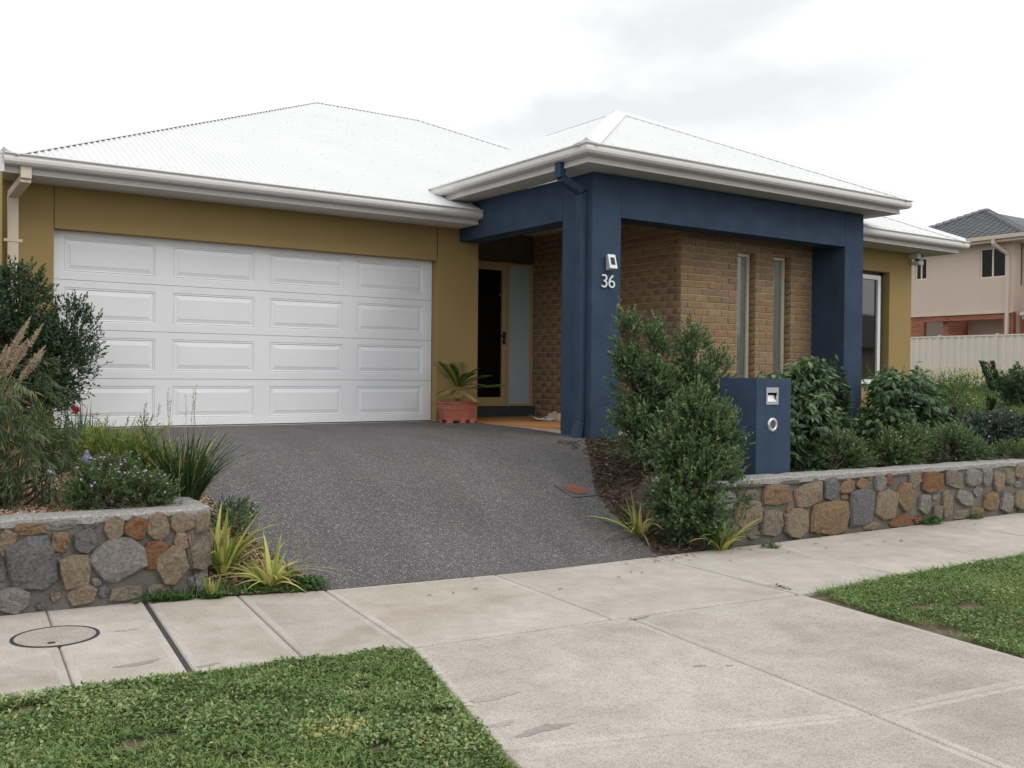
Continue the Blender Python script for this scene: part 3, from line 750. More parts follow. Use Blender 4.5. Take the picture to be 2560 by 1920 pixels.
# narrow windows
def window(x0, x1, z0, z1, y, mat, fw, curtain, name='window', reveal=None):
    b = MB()
    b.box(x0, x0+fw, y-.02, y+.05, z0, z1); b.box(x1-fw, x1, y-.02, y+.05, z0, z1)
    b.box(x0+fw, x1-fw, y-.018, y+.05, z1-fw, z1-.001); b.box(x0+fw, x1-fw, y-.018, y+.05, z0+.001, z0+fw)
    w_ = b.build('window', mat, H, bevel=.004)
    MB().quad((x0+fw, y+.015, z0+fw), (x1-fw, y+.015, z0+fw), (x1-fw, y+.015, z1-fw), (x0+fw, y+.015, z1-fw)).build('pane', 'glass' if curtain == 'drape' else 'glass_room', w_)
    if curtain == 'drape':
        n = 26; xs = np.linspace(x0, x1, n); v = []; f = []
        for i, x in enumerate(xs):
            yy = y+.034+.008*math.sin(i*1.7)
            v += [(x, yy, z0), (x, yy, z1)]
        for i in range(n-1): f.append((2*i, 2*i+2, 2*i+3, 2*i+1))
        link('curtain', v, f, 'curtain', w_)
    else:
        b = MB()
        nn = 0
        for i in range(nn):
            z = z0+.04+i*.028; b.quad((x0+.03, y+.10, z), (x1-.03, y+.10, z), (x1-.03, y+.118, z+.024), (x0+.03, y+.118, z+.024))
        b.box(x0+.03, x1-.03, y+.10, y+.13, z1-.16, z1-.07); b.build('blind', 'blind', w_)
    MB().box(x0-.4, x1+.4, y+.9, y+.92, z0-.3, z1+.3).build('room_back', 'room', w_)
    return w_
for xw in (W1, W2):
    MB().quad((xw[1]+.008, BYW, WZ0), (xw[1]+.008, BYW+.2, WZ0), (xw[1]+.008, BYW+.2, WZ1), (xw[1]+.008, BYW, WZ1)).quad((xw[0], BYW+.2, WZ0), (xw[0], BYW, WZ0), (xw[0], BYW, WZ1), (xw[0], BYW+.2, WZ1)).quad((xw[0], BYW, WZ1), (xw[1], BYW, WZ1), (xw[1], BYW+.2, WZ1), (xw[0], BYW+.2, WZ1)).quad((xw[0], BYW+.2, WZ0), (xw[1], BYW+.2, WZ0), (xw[1], BYW, WZ0), (xw[0], BYW, WZ0)).build('reveal', 'mortar_brick', bwall)
    window(xw[0]+.003, xw[1]-.003, WZ0+.003, WZ1-.003, BYW+.115, 'cream_frame', .045, 'drape')

# right wing, ochre render with a large window
RY = -2.25
b = MB()
OX0, OX1, OZ0, OZ1 = 10.5, 11.86, .50, 2.335
b.box(10.2, OX0, RY, RY+.22, -.5, 2.70); b.box(OX1, 12.45, RY, RY+.22, -.5, 2.70)
b.box(OX0, OX1, RY+.002, RY+.22, OZ1, 2.70); b.box(OX0, OX1, RY+.002, RY+.22, -.5, OZ0)
b.box(12.23, 12.449, RY+.22, 10.2, -.5, 2.70)
b.build('wing_wall', 'tan_render', H, bevel=.006)
window(OX0+.003, OX1-.10, OZ0+.06, OZ1-.05, RY+.11, 'white_frame', .07, 'blind')
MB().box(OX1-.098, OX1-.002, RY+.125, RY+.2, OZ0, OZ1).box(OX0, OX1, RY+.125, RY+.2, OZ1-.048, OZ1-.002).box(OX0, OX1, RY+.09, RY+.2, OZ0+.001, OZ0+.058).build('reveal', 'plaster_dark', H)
MB().box(-.36, 12.3, 10.0, 10.2, -.5, 2.7).build('rear_wall', 'tan_render', H)

# fascia, soffit, gutters
GP = [(0, .0), (.075, .0), (.100, .010), (.118, .034), (.121, .062), (.112, .085), (.112, .097), (.130, .102), (.134, .110), (.130, .117), (.118, .115), (.106, .102), (.10, .04), (.07, .012), (.006, .012), (0, .11)]
FP = [(0, 0), (.0, .17), (-.02, .17), (-.02, 0), (-.012, -.003)]
FPR = [(.0, .004), (.006, .004), (.006, .024), (.0, .028), (.0, .17), (-.02, .17), (-.02, .004)]
def eaves(path, zf, soff, gz):
    MB().sweep([(o_, z+zf) for o_, z in FPR], path).build('fascia', 'fascia_paint', H)
    g = MB().sweep([(o_+.002, z+gz) for o_, z in GP], path); g.build('gutter', 'gutter_paint', H)
eaves([(-.57, -.508), (5.19, -.508)], 2.672, .5, 2.745)
eaves([(4.856, .25), (4.856, -3.281), (10.568, -3.281), (10.568, 1.2)], 3.0, .34, 3.075)
eaves([(10.3, -2.75), (12.95, -2.75), (12.95, 10.5)], 2.672, .5, 2.745)
b = MB(); b.box(-.565, 5.19, -.49, .1, 2.678, 2.69); b.build('soffit', 'soffit_paint', H)
b = MB(); b.box(4.874, 5.199, -3.262, .9, 3.006, 3.018); b.box(5.199, 10.225, -3.262, -2.938, 3.0062, 3.0175); b.box(10.226, 10.55, -3.262, 1.2, 3.006, 3.018); b.build('soffit', 'soffit_paint', H)
b = MB(); b.box(10.226, 12.93, -2.732, RY+.1, 2.678, 2.69); b.box(12.4, 12.931, RY+.1, 10.5, 2.678, 2.69); b.build('soffit', 'soffit_paint', H)
MB().box(-.60, -.565, -.60, -.38, 2.665, 2.84).build('eave_end', 'gutter_paint', H)

# corrugated roofs
CP, CA = .076, .0105
def corrugated(E, A, U, N, Ln, run, slope_len_per_run, us0=0.0, us1=None, left=True, right=True):
    """sheet of corrugated steel: eave start E, along A, up-slope U, normal N; hips at 45 degrees in plan"""
    us1 = Ln if us1 is None else us1
    n = int((us1-us0)/CP*8); u = np.linspace(us0, us1, n+1)
    r_ = np.full_like(u, run)
    if left: r_ = np.minimum(r_, u)
    if right: r_ = np.minimum(r_, Ln-u)
    r_ = np.maximum(r_, .001)*slope_len_per_run
    h = CA*np.cos(2*math.pi*u/CP)
    E, A, U, N = map(lambda q: np.array(q, float), (E, A, U, N))
    V0 = E+u[:, None]*A+h[:, None]*N; V1 = V0+r_[:, None]*U
    V = np.concatenate([V0, V1]); i = np.arange(n)
    return V, np.stack([i, i+1, i+n+2, i+n+1], 1)
def hip_roof(name, x0, x1, y0, y1, z, pitch, planes, label=None):
    """x0..y1 eaves rectangle; planes is the set of sides to sheet"""
    wx, wy = x1-x0, y1-y0; run = min(wx, wy)/2
    c = 1/math.sqrt(1+pitch*pitch); sl = 1/c
    V = []; F = []; n0 = 0
    spec = {'front': ((x0, y0, z), (1, 0, 0), (0, c, pitch*c), (0, -pitch*c, c), wx), 'right': ((x1, y0, z), (0, 1, 0), (-c, 0, pitch*c), (pitch*c, 0, c), wy),
            'back': ((x1, y1, z), (-1, 0, 0), (0, -c, pitch*c), (0, pitch*c, c), wx), 'left': ((x0, y1, z), (0, -1, 0), (c, 0, pitch*c), (-pitch*c, 0, c), wy)}
    for s_ in planes:
        E, A, U, N, Ln = spec[s_]
        v, f = corrugated(E, A, U, N, Ln, run, sl)
        V.append(v); F.append(f+n0); n0 += len(v)
    o = link(name, np.concatenate(V), np.concatenate(F), 'roof_white', H, smooth=True)
    za = z+run*pitch
    if wx >= wy: a, b_ = np.array([x0+run, (y0+y1)/2, za]), np.array([x1-run, (y0+y1)/2, za])
    else: a, b_ = np.array([(x0+x1)/2, y0+run, za]), np.array([(x0+x1)/2, y1-run, za])
    Nn = {k_: np.array(v[3], float) for k_, v in spec.items()}
    cs = {'fl': np.array([x0, y0, z]), 'fr': np.array([x1, y0, z]), 'bl': np.array([x0, y1, z]), 'br': np.array([x1, y1, z])}
    if wx >= wy: lines = [(cs['fl'], a, 'left', 'front'), (cs['fr'], b_, 'front', 'right'), (a, b_, 'back', 'front'), (cs['bl'], a, 'left', 'back'), (cs['br'], b_, 'right', 'back')]
    else: lines = [(cs['fl'], a, 'left', 'front'), (cs['fr'], a, 'front', 'right'), (a, b_, 'left', 'right')]
    for p, q, na, nb in lines:
        d = (q-p)/np.linalg.norm(q-p); up = unit(Nn[na]+Nn[nb])
        sa = np.cross(d, Nn[na]); sb = np.cross(d, Nn[nb])
        if sa@Nn[nb] > 0: sa = -sa
        if sb@Nn[na] > 0: sb = -sb
        p = p+d*.06; wd = .15; v = []; f = []
        prof = [sa*wd+Nn[na]*.0115, sa*(wd-.004)+Nn[na]*.020, sa*.035+Nn[na]*.028, up*.052, sb*.035+Nn[nb]*.028, sb*(wd-.004)+Nn[nb]*.020, sb*wd+Nn[nb]*.0115]
        for e in (p, q): v += [e+x for x in prof]
        m = len(prof)
        for j in range(m-1): f.append((j, j+1, m+j+1, m+j))
        f.append(tuple(range(m)))
        link('ridge_cap', v, f, 'roof_white', o)
    # screws along the battens
    sv = MB()
    for s_ in planes:
        if s_ == 'back': continue
        E, A, U, N, Ln = map(np.array, spec[s_])
        rr = .09
        while rr < run*.97:
            u = rr+.16
            while u < Ln-rr-.1:
                uu = round(u/CP)*CP
                p = E+A*uu+U*(rr*sl)+N*(CA+.0005); e1, e2 = A*.007, U*.007
                sv.add([p-e1-e2, p+e1-e2, p+e1+e2, p-e1+e2, p+N*.006], [(0, 1, 4), (1, 2, 4), (2, 3, 4), (3, 0, 4)])
                u += CP*(3 if rr < .1 else 5)
            rr += .85
    sv.build('roof_screw', 'screw', o, kind='stuff')
    return o
hip_roof('roof', -.60, 13.06, -.605, 10.83, 2.852, .4815, ['front', 'left', 'right', 'back'])
hip_roof('porch_roof', 4.73, 10.69, -3.385, 4.2, 3.182, .480, ['front', 'left', 'right'])
hip_roof('wing_roof', 9.4, 13.06, -2.85, 4.5, 2.852, .4815, ['front', 'left', 'right'])

# downpipes
def strip_pipe(path, wx, wy, name, mat, parent):
    b = MB()
    for p, q in zip(path[:-1], path[1:]):
        p = np.array(p); q = np.array(q); d = (q-p)/np.linalg.norm(q-p)
        if abs(d[2]) > .98: e1, e2 = np.array([wx/2, 0, 0]), np.array([0, wy/2, 0])
        else:
            hd = np.array([d[0], d[1], 0]); hd /= np.linalg.norm(hd)
            sd_ = np.array([-hd[1], hd[0], 0]); n_ = np.cross(sd_, d)
            hw = wx/2 if abs(sd_[0]) > .5 else wy/2; hh = wy/2 if abs(sd_[0]) > .5 else wx/2
            e1, e2 = sd_*hw, n_*hh
        v = [p-e1-e2, p+e1-e2, p+e1+e2, p-e1+e2, q-e1-e2, q+e1-e2, q+e1+e2, q-e1+e2]
        b.add(v, [(0, 3, 2, 1), (4, 5, 6, 7), (0, 1, 5, 4), (1, 2, 6, 5), (2, 3, 7, 6), (3, 0, 4, 7)])
    return b.build(name, mat, parent, bevel=.006)
dp = strip_pipe([(-.36, -.535, 2.75), (-.36, -.535, 2.625), (-.415, -.055, 2.52), (-.415, -.055, -.1)], .105, .078, 'downpipe', 'cream_pipe', H)
MB().box(-.505, -.325, -.1, -.0965, 2.02, 2.05).build('bracket', 'cream_pipe', dp)
strip_pipe([(4.84, -2.79, 3.09), (4.84, -2.79, 2.905), (5.155, -2.79, 2.775), (5.155, -2.79, .12), (5.10, -2.79, -.10)], .085, .105, 'downpipe', 'blue_render', H)

# ---------------------------------------------------------------- fittings on the house
wl = thing('wall_light', (5.45, -2.94, 1.86), 'square silver solar light fixed to the blue column above number 36', 'wall light')
v = [(5.385, -2.995, 2.06), (5.50, -2.995, 2.06), (5.52, -3.02, 1.895), (5.405, -3.02, 1.895)]
vb = [(5.40, -2.94, 2.05), (5.49, -2.94, 2.05), (5.50, -2.94, 1.875), (5.41, -2.94, 1.875)]
link('case', vb+v, [(0, 1, 5, 4), (1, 2, 6, 5), (2, 3, 7, 6), (3, 0, 4, 7), (4, 5, 6, 7)], 'satin', wl, bevel=.004)
c = np.mean(v, 0); vv = [c+(np.array(p)-c)*np.array([.52, 1, .52])+np.array([0, -.004, .004]) for p in v]
for p_, q_ in zip(vv, v): p_[1] = np.interp(p_[2], [1.895, 2.06], [-3.02, -2.995])-.004
link('solar_panel', vv, [(0, 1, 2, 3)], 'solar', wl)
hn = thing('house_number', (5.43, -2.94, 1.67), 'silver metal house number 36 on the blue porch column', 'house number')
for ch, x in (('3', 5.318), ('6', 5.424)):
    cu = bpy.data.curves.new('digit', 'FONT'); cu.body = ch; cu.size = .222; cu.extrude = .006; cu.offset = -.001
    t = bpy.data.objects.new('tmp', cu); COL.objects.link(t)
    bpy.context.view_layer.update()
    me = bpy.data.meshes.new_from_object(t.evaluated_get(bpy.context.evaluated_depsgraph_get()))
    bpy.data.objects.remove(t)
    co = np.array([q.co for q in me.vertices])
    W_ = np.stack([co[:, 0]*1.08+x, -2.951-co[:, 2]*1.0, co[:, 1]+1.675], 1)-ORG[hn]
    me.vertices.foreach_set('co', W_.astype(np.float32).ravel()); me.update(); me.materials.clear()
    mesh_obj('digit', me, 'satin', hn)
sr = thing('alarm_siren', (12.44, -2.35, 2.5), 'white alarm siren box with blue lamp under the right eave', 'alarm')
MB().box(12.34, 12.54, -2.42, -2.25, 2.585, 2.672).build('case', 'siren_white', sr, bevel=.008)
MB().lathe([(0, -.022), (.026, -.018), (.030, 0), (.030, .01)], (12.475, -2.42, 2.63), 20, 'y').build('strobe', 'siren_blue', sr)
MB().box(12.46, 12.50, -2.36, -2.30, 2.555, 2.586).build('stem', 'dark_metal', sr)
MB().box(12.42, 12.55, -2.40, -2.25, 2.49, 2.556).build('sensor', 'siren_white', sr, bevel=.01)

# ---------------------------------------------------------------- letterbox pillar
lb = thing('letterbox', (5.29, -5.32, -.3), 'blue rendered pillar letterbox standing behind the stone wall', 'letterbox')
SX, SZ = 5.262, .475
b = MB(); x0, x1, y0, y1, z0, z1 = 5.05, 5.53, -5.545, -5.08, -.55, .642
hx0, hx1, hz0, hz1 = 5.19, 5.33, .422, .512      # the slot is a real opening
b.quad((x0, y0, z0), (x1, y0, z0), (x1, y0, hz0), (x0, y0, hz0)); b.quad((x0, y0, hz1), (x1, y0, hz1), (x1, y0, z1), (x0, y0, z1))
b.quad((x0, y0, hz0), (hx0, y0, hz0), (hx0, y0, hz1), (x0, y0, hz1)); b.quad((hx1, y0, hz0), (x1, y0, hz0), (x1, y0, hz1), (hx1, y0, hz1))
b.add([(x0, y0, z0), (x1, y0, z0), (x1, y1, z0), (x0, y1, z0), (x0, y0, z1), (x1, y0, z1), (x1, y1, z1), (x0, y1, z1)], [(4, 5, 6, 7), (1, 2, 6, 5), (2, 3, 7, 6), (3, 0, 4, 7)])
b.build('pillar', 'blue_render', lb)
b = MB(); fx0, fx1, fz0, fz1 = 5.175, 5.345, .395, .555
for a in ((fx0, fx1, hz1-.006, fz1), (fx0, fx1, fz0, hz0+.002), (fx0, hx0+.006, hz0+.002, hz1-.006), (hx1-.006, fx1, hz0+.002, hz1-.006)):
    b.box(a[0], a[1], y0-.008, y0+.004, a[2], a[3])
b.build('slot_plate', 'steel', lb)
link('slot_chute', [(hx0, y0-.006, hz0), (hx1, y0-.006, hz0), (hx1, y0+.016, hz0+.028), (hx0, y0+.016, hz0+.028), (hx1, y0+.026, hz0+.062), (hx0, y0+.026, hz0+.062)], [(0, 1, 2, 3), (3, 2, 4, 5)], 'satin', lb, smooth=True)
MB().lathe([(.036, .10), (.036, -.002), (.040, -.014), (.060, -.010), (.068, -.004), (.068, .002)], (5.272, y0, .205), 32, 'y').build('paper_ring', 'steel', lb, smooth=True)
MB().lathe([(.0, -.0035), (.037, -.0035)], (5.272, y0, .205), 24, 'y').build('tube_shade_disc', 'plaster_dark', lb)  # flat dark disc, its colour standing in for shade inside the ring

# ---------------------------------------------------------------- terracotta pot with palm, mail on the porch
pt = thing('plant_pot', (4.97, -.36, 0), 'terracotta octagonal pot on feet beside the garage pier', 'pot')
def oct_(r_, z, sx=1.0): return [(4.97+r_*sx*math.cos(math.pi/8+i*math.pi/4), -.36+r_*math.sin(math.pi/8+i*math.pi/4)*.62, z) for i in range(8)]
b = MB(); prof = [(.235, .035), (.285, .175), (.295, .178), (.310, .255), (.325, .258), (.328, .285), (.300, .285), (.285, .22)]
v = []; f = []
for r_, z in prof: v += oct_(r_, z)
for i in range(len(prof)-1):
    for j in range(8): f.append((8*i+j, 8*i+(j+1) % 8, 8*i+8+(j+1) % 8, 8*i+8+j))
f.append(tuple(range(7, -1, -1))); b.add(v, f); b.build('bowl', 'terracotta', pt)
for sx, sy in ((-.17, -.09), (.17, -.09), (-.17, .09), (.17, .09), (0, -.13)):
    x, y = 4.97+sx, -.36+sy
    MB().prism([(x-.04, y-.03), (x+.04, y-.03), (x+.04, y+.03), (x-.04, y+.03)], -.012, .05).build('foot', 'terracotta', pt, bevel=.006)
link('soil', oct_(.292, .245), [tuple(range(8))], 'pot_soil', pt)
pm = thing('potted_palm', (4.97, -.36, .24), 'small palm with arching fronds growing in the terracotta pot', 'palm')
b = MB(); b.tube([(4.97, -.36, .22), (4.975, -.36, .33), (4.985, -.365, .44)], [.035, .03, .018], 9); b.build('trunk', 'straw', pm)
fr = [(-.75, -.1, 1.0, .52, .15, 0), (-.35, -.15, 1.0, .44, .3, 0), (.35, -.15, 1.0, .44, .45, 0), (.8, .02, .85, .50, .5, 0), (.95, -.12, .22, .62, .15, .25), (.1, -.3, 1.0, .40, .6, 0), (.55, -.3, .7, .36, .9, .1), (-.7, -.25, .35, .30, .9, .75), (-.4, -.5, .2, .24, 1.0, .9), (.2, -.6, .1, .22, 1.2, .9), (.1, .2, 1.0, .46, .3, 0)]
for dx, dy, dz, ln, dr, dry in fr:
    g = Geo(); d = unit(np.array([dx, dy, dz])); hz = unit(np.array([dx, dy, 0.0]))
    n = 44; t = np.linspace(.12, 1, n); P = np.array([4.985, -.365, .43])+d*(ln*t)[:, None]+hz*(ln*dr*.4*t*t)[:, None]; P[:, 2] -= ln*dr*.6*t*t
    tan = unit(np.gradient(P, axis=0)); side = unit(np.cross(tan, np.array([0, 0, 1.0])))
    g.twigs(P[:-1], P[1:], .004, .003, np.full(n-1, .3+dry*.7))
    for s_ in (-1, 1):
        L_ = (.21*np.sin(np.clip(t*2.6, .3, 2.75)))*(ln/.5)**.5
        D = unit(side*s_*.8+tan*.75+np.array([0, 0, -.15]))
        g.leaves(P, D, np.array([0, 0, 1.0])+rng.normal(0, .1, (n, 3)), L_, .013, .1, np.clip(rng.uniform(0, .65, n)*(1-dry)+dry, 0, 1), .4)
    g.build('frond', 'leaf_palm', pm)
g = Geo(); n = 420
P = np.stack([4.97+rng.uniform(-.27, .27, n), -.36+rng.uniform(-.16, .16, n), np.full(n, .25)], 1)
g.leaves(P, rdirs(n)*np.array([1, 1, .5])+np.array([0, 0, .6]), rdirs(n), rng.uniform(.02, .05, n), .014)
tag(g.build('pot_weeds', 'weed_leaf', None, origin=(4.97, -.36, .245)), 'low green weeds filling the top of the terracotta pot', 'weeds', kind='stuff')
# flat sheet of mail and a small carton
nl = thing('folded_newsletter', (6.35, -.35, .003), 'white folded leaflet lying open on the porch tiles', 'leaflet')
v = []; f = []; n = 9
for i in range(n):
    t = i/(n-1); x = 6.13+.50*t; lift = .12*abs(t-.45)**1.3*1.9
    v += [(x-.02, -.62+.03*t, .008+lift*.35), (x+.02, -.34, .022+lift)]
for i in range(n-1): f.append((2*i, 2*i+2, 2*i+3, 2*i+1))
link('sheet', v, f, 'paper', nl)
b = MB()
for i in range(5):
    b.quad((6.30+i*.02, -.56+i*.03, .024+.004*i), (6.36+i*.02, -.55+i*.03, .026+.004*i), (6.36+i*.02, -.54+i*.03, .028+.004*i), (6.30+i*.02, -.55+i*.03, .026+.004*i))
b.build('print', 'ink', nl)
bx = thing('carton', (6.62, -.5, .003), 'small flat brown carton on the porch beside the leaflet', 'carton')
MB().box(6.46, 6.84, -.66, -.42, .004, .105).build('box', 'card', bx, bevel=.004)
MB().box(6.47, 6.60, -.664, -.660, .015, .095).build('shipping_label', 'neighbour_trim', bx)

# ================================================================ STONE RETAINING WALLS
def stone_mesh(wd, ht, rot, seed):
    r2 = random.Random(seed); n = r2.choice((7, 8, 9)); ca, sa = math.cos(math.radians(rot)), math.sin(math.radians(rot))
    wd *= 1.16; ht *= 1.13; pw = r2.uniform(2.4, 5.0); out_ = []
    for i in range(n):
        t = 2*math.pi*(i+r2.uniform(-.36, .36))/n; c, s_ = math.cos(t), math.sin(t)
        rad = (abs(c)**pw+abs(s_)**pw)**(-1/pw)*r2.uniform(.90, 1.10)
        out_.append((rad*c*wd/2, rad*s_*ht/2))
    out_ = [(x*ca-y*sa, x*sa+y*ca) for x, y in out_]
    pr = min(.045, .22*min(wd, ht)); tx, tz = r2.uniform(-.25, .25), r2.uniform(-.15, .25)
    v = []; f = []
    for sc, d in ((1.0, .018), (.985, -pr*.5), (.90, -pr*.88), (.55, -pr)):
        for x, y in out_:
            v.append((x*sc, d+(-tx*x-tz*y)*.30*(d < 0)+r2.uniform(-.007, .007)*(sc < .95), y*sc))
    v.append((0, -pr*r2.uniform(.9, 1.1), 0))
    for i in range(3):
        for j in range(n): f.append((i*n+j, i*n+(j+1) % n, (i+1)*n+(j+1) % n, (i+1)*n+j))
    for j in range(n): f.append((3*n+j, 3*n+(j+1) % n, 4*n))
    return v, f
def stone_wall(name, label, path, zb, zt, thick, stones, fill):
    """path: plan polyline of the front face, left to right as seen from the street"""
    P = [np.array(p, float) for p in path]
    root = thing(name, (P[0][0], P[0][1], zb), label, 'wall')
    top = zt-.035
    core = MB().sweep([(0.0, zb-.1), (0.0, top), (-thick, top), (-thick, zb-.1)], path)
    core.build('mortar', 'mortar_stone', root)
    # uneven cement capping
    v = []; f = []; segs = []
    for a, b_ in zip(P[:-1], P[1:]):
        ln = np.linalg.norm(b_-a); m = max(2, int(ln/.12))
        for i in range(m): segs.append((a+(b_-a)*i/m, (b_-a)/ln))
    segs.append((P[-1], (P[-1]-P[-2])/np.linalg.norm(P[-1]-P[-2])))
    for i, (p, d) in enumerate(segs):
        n_ = np.array([d[1], -d[0]])
        if 0 < i < len(segs)-1:
            d2 = segs[i-1][1]; n2 = np.array([d2[1], -d2[0]]); n_ = (n_+n2); n_ = n_/(n_@np.array([d[1], -d[0]]))
        e = random.uniform(-.006, .022); z = zt+random.uniform(-.006, .006)
        prof = [(e, top-.012+random.uniform(-.012, .006)), (e+.004, z-.012), (e-.014, z), (-thick*.5, z+random.uniform(-.003, .004)), (-thick+.01, z-.002), (-thick, z-.02), (-thick, top-.02)]
        for o_, zz in prof: v.append((p[0]+n_[0]*o_, p[1]+n_[1]*o_, zz))
    m = 7
    for i in range(len(segs)-1):
        for j in range(m-1): f.append((i*m+j, i*m+j+1, (i+1)*m+j+1, (i+1)*m+j))
    f.append(tuple(range(m))); f.append(tuple(range(len(segs)*m-1, (len(segs)-1)*m-1, -1)))
    link('capping', v, f, 'stone_cap', root)
    def place(a, b_, s_, z, wd, ht, rot, c, sd_):
        d = (b_-a)/np.linalg.norm(b_-a); n_ = np.array([d[1], -d[0]])
        sv, sf = stone_mesh(wd, ht, rot, sd_)
        V = [(a[0]+d[0]*(s_+x)-n_[0]*y, a[1]+d[1]*(s_+x)-n_[1]*y, z+zz) for x, y, zz in sv]
        link('stone', V, sf, 'stone_'+c, root)
    for i, (a, b_, st) in enumerate(stones):
        a, b_ = np.array(a, float), np.array(b_, float)
        for j, q in enumerate(st): place(a, b_, *q, sd_=i*1000+j)
    for i, (a, b_) in enumerate(fill):         # stretches beyond what the photograph shows
        a, b_ = np.array(a, float), np.array(b_, float); ln = np.linalg.norm(b_-a); r2 = random.Random(77+i)
        rows = [(zb+.10, .19), (zb+.275, .17), (zb+.43, .12)]
        for z, h in rows:
            s_ = r2.uniform(0, .05)
            while s_ < ln-.06:
                wd = r2.uniform(.12, .30); wd = min(wd, ln-s_)
                if wd > .05: place(a, b_, s_+wd/2, z+r2.uniform(-.02, .02), wd*.88, h*r2.uniform(.8, 1.02), r2.uniform(-12, 12), r2.choice('ottgbnrgt'), r2.randint(0, 10**6))
                s_ += wd
    return root
LS = [(0.16,-0.300,0.158,0.074,0,'o'),(0.33,-0.286,0.171,0.052,4,'g'),(0.50,-0.292,0.101,0.052,0,'b'),(0.63,-0.325,0.103,0.135,-15,'t'),(0.76,-0.325,0.137,0.14,0,'r'),(0.89,-0.333,0.121,0.16,10,'t'),(1.04,-0.318,0.134,0.11,0,'t'),(1.04,-0.430,0.105,0.10,0,'p'),(0.04,-0.368,0.090,0.150,-10,'t'),(0.33,-0.394,0.098,0.117,0,'o'),(0.47,-0.395,0.127,0.138,0,'b'),(0.17,-0.517,0.23,0.30,15,'b'),(0.41,-0.575,0.165,0.189,10,'t'),(0.65,-0.524,0.279,0.24,10,'g'),(0.86,-0.507,0.121,0.196,-25,'r'),(0.98,-0.591,0.19,0.24,-20,'t'),(0.31,-0.486,0.051,0.066,0,'b'),(0.245,-0.382,0.046,0.06,-20,'t'),(0.01,-0.536,0.055,0.110,0,'b'),(0.07,-0.715,0.180,0.15,-5,'g'),(0.30,-0.715,0.051,0.075,0,'n'),(0.45,-0.725,0.166,0.11,20,'t'),(0.57,-0.717,0.053,0.072,0,'b'),(0.70,-0.736,0.181,0.087,3,'n'),(0.53,-0.652,0.052,0.05,0,'g'),(0.22,-0.765,0.059,0.047,0,'b'),(.90,-.74,.12,.08,0,'n')]
stone_wall('retaining_wall', 'low bluestone retaining wall with cement cap left of the driveway', [(-9, -4.86), (-1.16, -5.25), (-.06, -5.36), (.07, -5.25), (.12, -4.70)], ZS, -.235, .24,
           [((-1.16, -5.25), (-.06, -5.36), LS), ((-.06, -5.36), (.07, -5.25), [(.07, -.33, .14, .13, 0, 't'), (.065, -.54, .17, .21, 0, 'n'), (.06, -.72, .15, .12, 0, 'g')]), ((.07, -5.25), (.12, -4.70), [(.10, -.32, .15, .12, 0, 't'), (.14, -.50, .2, .2, 0, 'n'), (.33, -.36, .16, .15, 0, 'g'), (.38, -.55, .2, .2, 10, 'o')])],
           [((-3.4, -5.139), (-1.18, -5.249))])
RS = [(0.31,-0.389,0.30,0.18,0,'o'),(0.73,-0.408,0.34,0.20,10,'t'),(1.03,-0.372,0.20,0.19,0,'b'),(1.26,-0.365,0.187,0.113,20,'o'),(1.48,-0.345,0.175,0.11,0,'o'),(1.60,-0.30,0.088,0.046,0,'t'),(1.74,-0.355,0.145,0.145,0,'g'),(1.88,-0.325,0.115,0.10,0,'r'),(0.50,-0.526,0.095,0.070,0,'o'),(0.27,-0.640,0.25,0.22,0,'n'),(0.585,-0.662,0.31,0.25,0,'t'),(1.02,-0.650,0.46,0.29,0,'o'),(1.47,-0.576,0.36,0.32,0,'b'),(1.23,-0.462,0.085,0.051,0,'o'),(1.83,-0.566,0.27,0.30,-15,'t'),(2.13,-0.514,0.25,0.28,0,'o'),(2.27,-0.345,0.19,0.15,20,'n'),(2.55,-0.385,0.29,0.205,0,'r'),(2.06,-0.738,0.36,0.11,5,'r'),(1.63,-0.765,0.22,0.07,0,'t'),(2.33,-0.75,0.12,0.08,0,'r'),(2.42,-0.604,0.17,0.17,-10,'g'),(2.63,-0.548,0.12,0.058,0,'g'),(2.64,-0.70,0.14,0.14,0,'n'),(2.80,-0.627,0.14,0.26,0,'t'),(2.92,-0.38,0.32,0.16,-20,'n'),(3.10,-0.578,0.26,0.14,-10,'g'),(3.25,-0.368,0.25,0.17,0,'g'),(3.04,-0.745,0.22,0.09,0,'n'),(3.33,-0.53,0.13,0.10,0,'g'),(3.48,-0.374,0.15,0.18,0,'g'),(3.69,-0.44,0.18,0.2,5,'t'),(3.56,-0.634,0.23,0.19,0,'o'),(3.33,-0.74,0.19,0.09,0,'o'),(3.89,-0.39,0.16,0.17,0,'n'),(3.85,-0.672,0.2,0.2,0,'g'),(4.10,-0.660,0.21,0.2,0,'t'),(4.10,-0.35,0.17,0.14,0,'t'),(4.07,-0.487,0.12,0.066,0,'g'),(0.02,-0.365,0.15,0.08,0,'n'),(-0.03,-0.542,0.31,0.22,0,'t'),(0.05,-0.727,0.162,0.063,0,'n'),(-.28,-.40,.17,.16,0,'g'),(-.28,-.66,.22,.2,0,'n')]
_d = np.array([8.803-4.572, -6.07+5.90]); _d /= np.linalg.norm(_d); _p = lambda s_: tuple(np.array([4.572, -5.90])+_d*s_)
stone_wall('retaining_wall', 'long stone retaining wall with pale cap right of the driveway', [(4.03, -5.25), (4.06, -5.72), (4.17, -5.885), (4.572, -5.90), (8.803, -6.07), (13.2, -6.25), (24, -6.66)], ZS, -.235, .26,
           [((4.572, -5.90), (8.803, -6.07), RS)], [((4.03, -5.25), (4.06, -5.72)), (_p(4.25), (13.2, -6.25))])

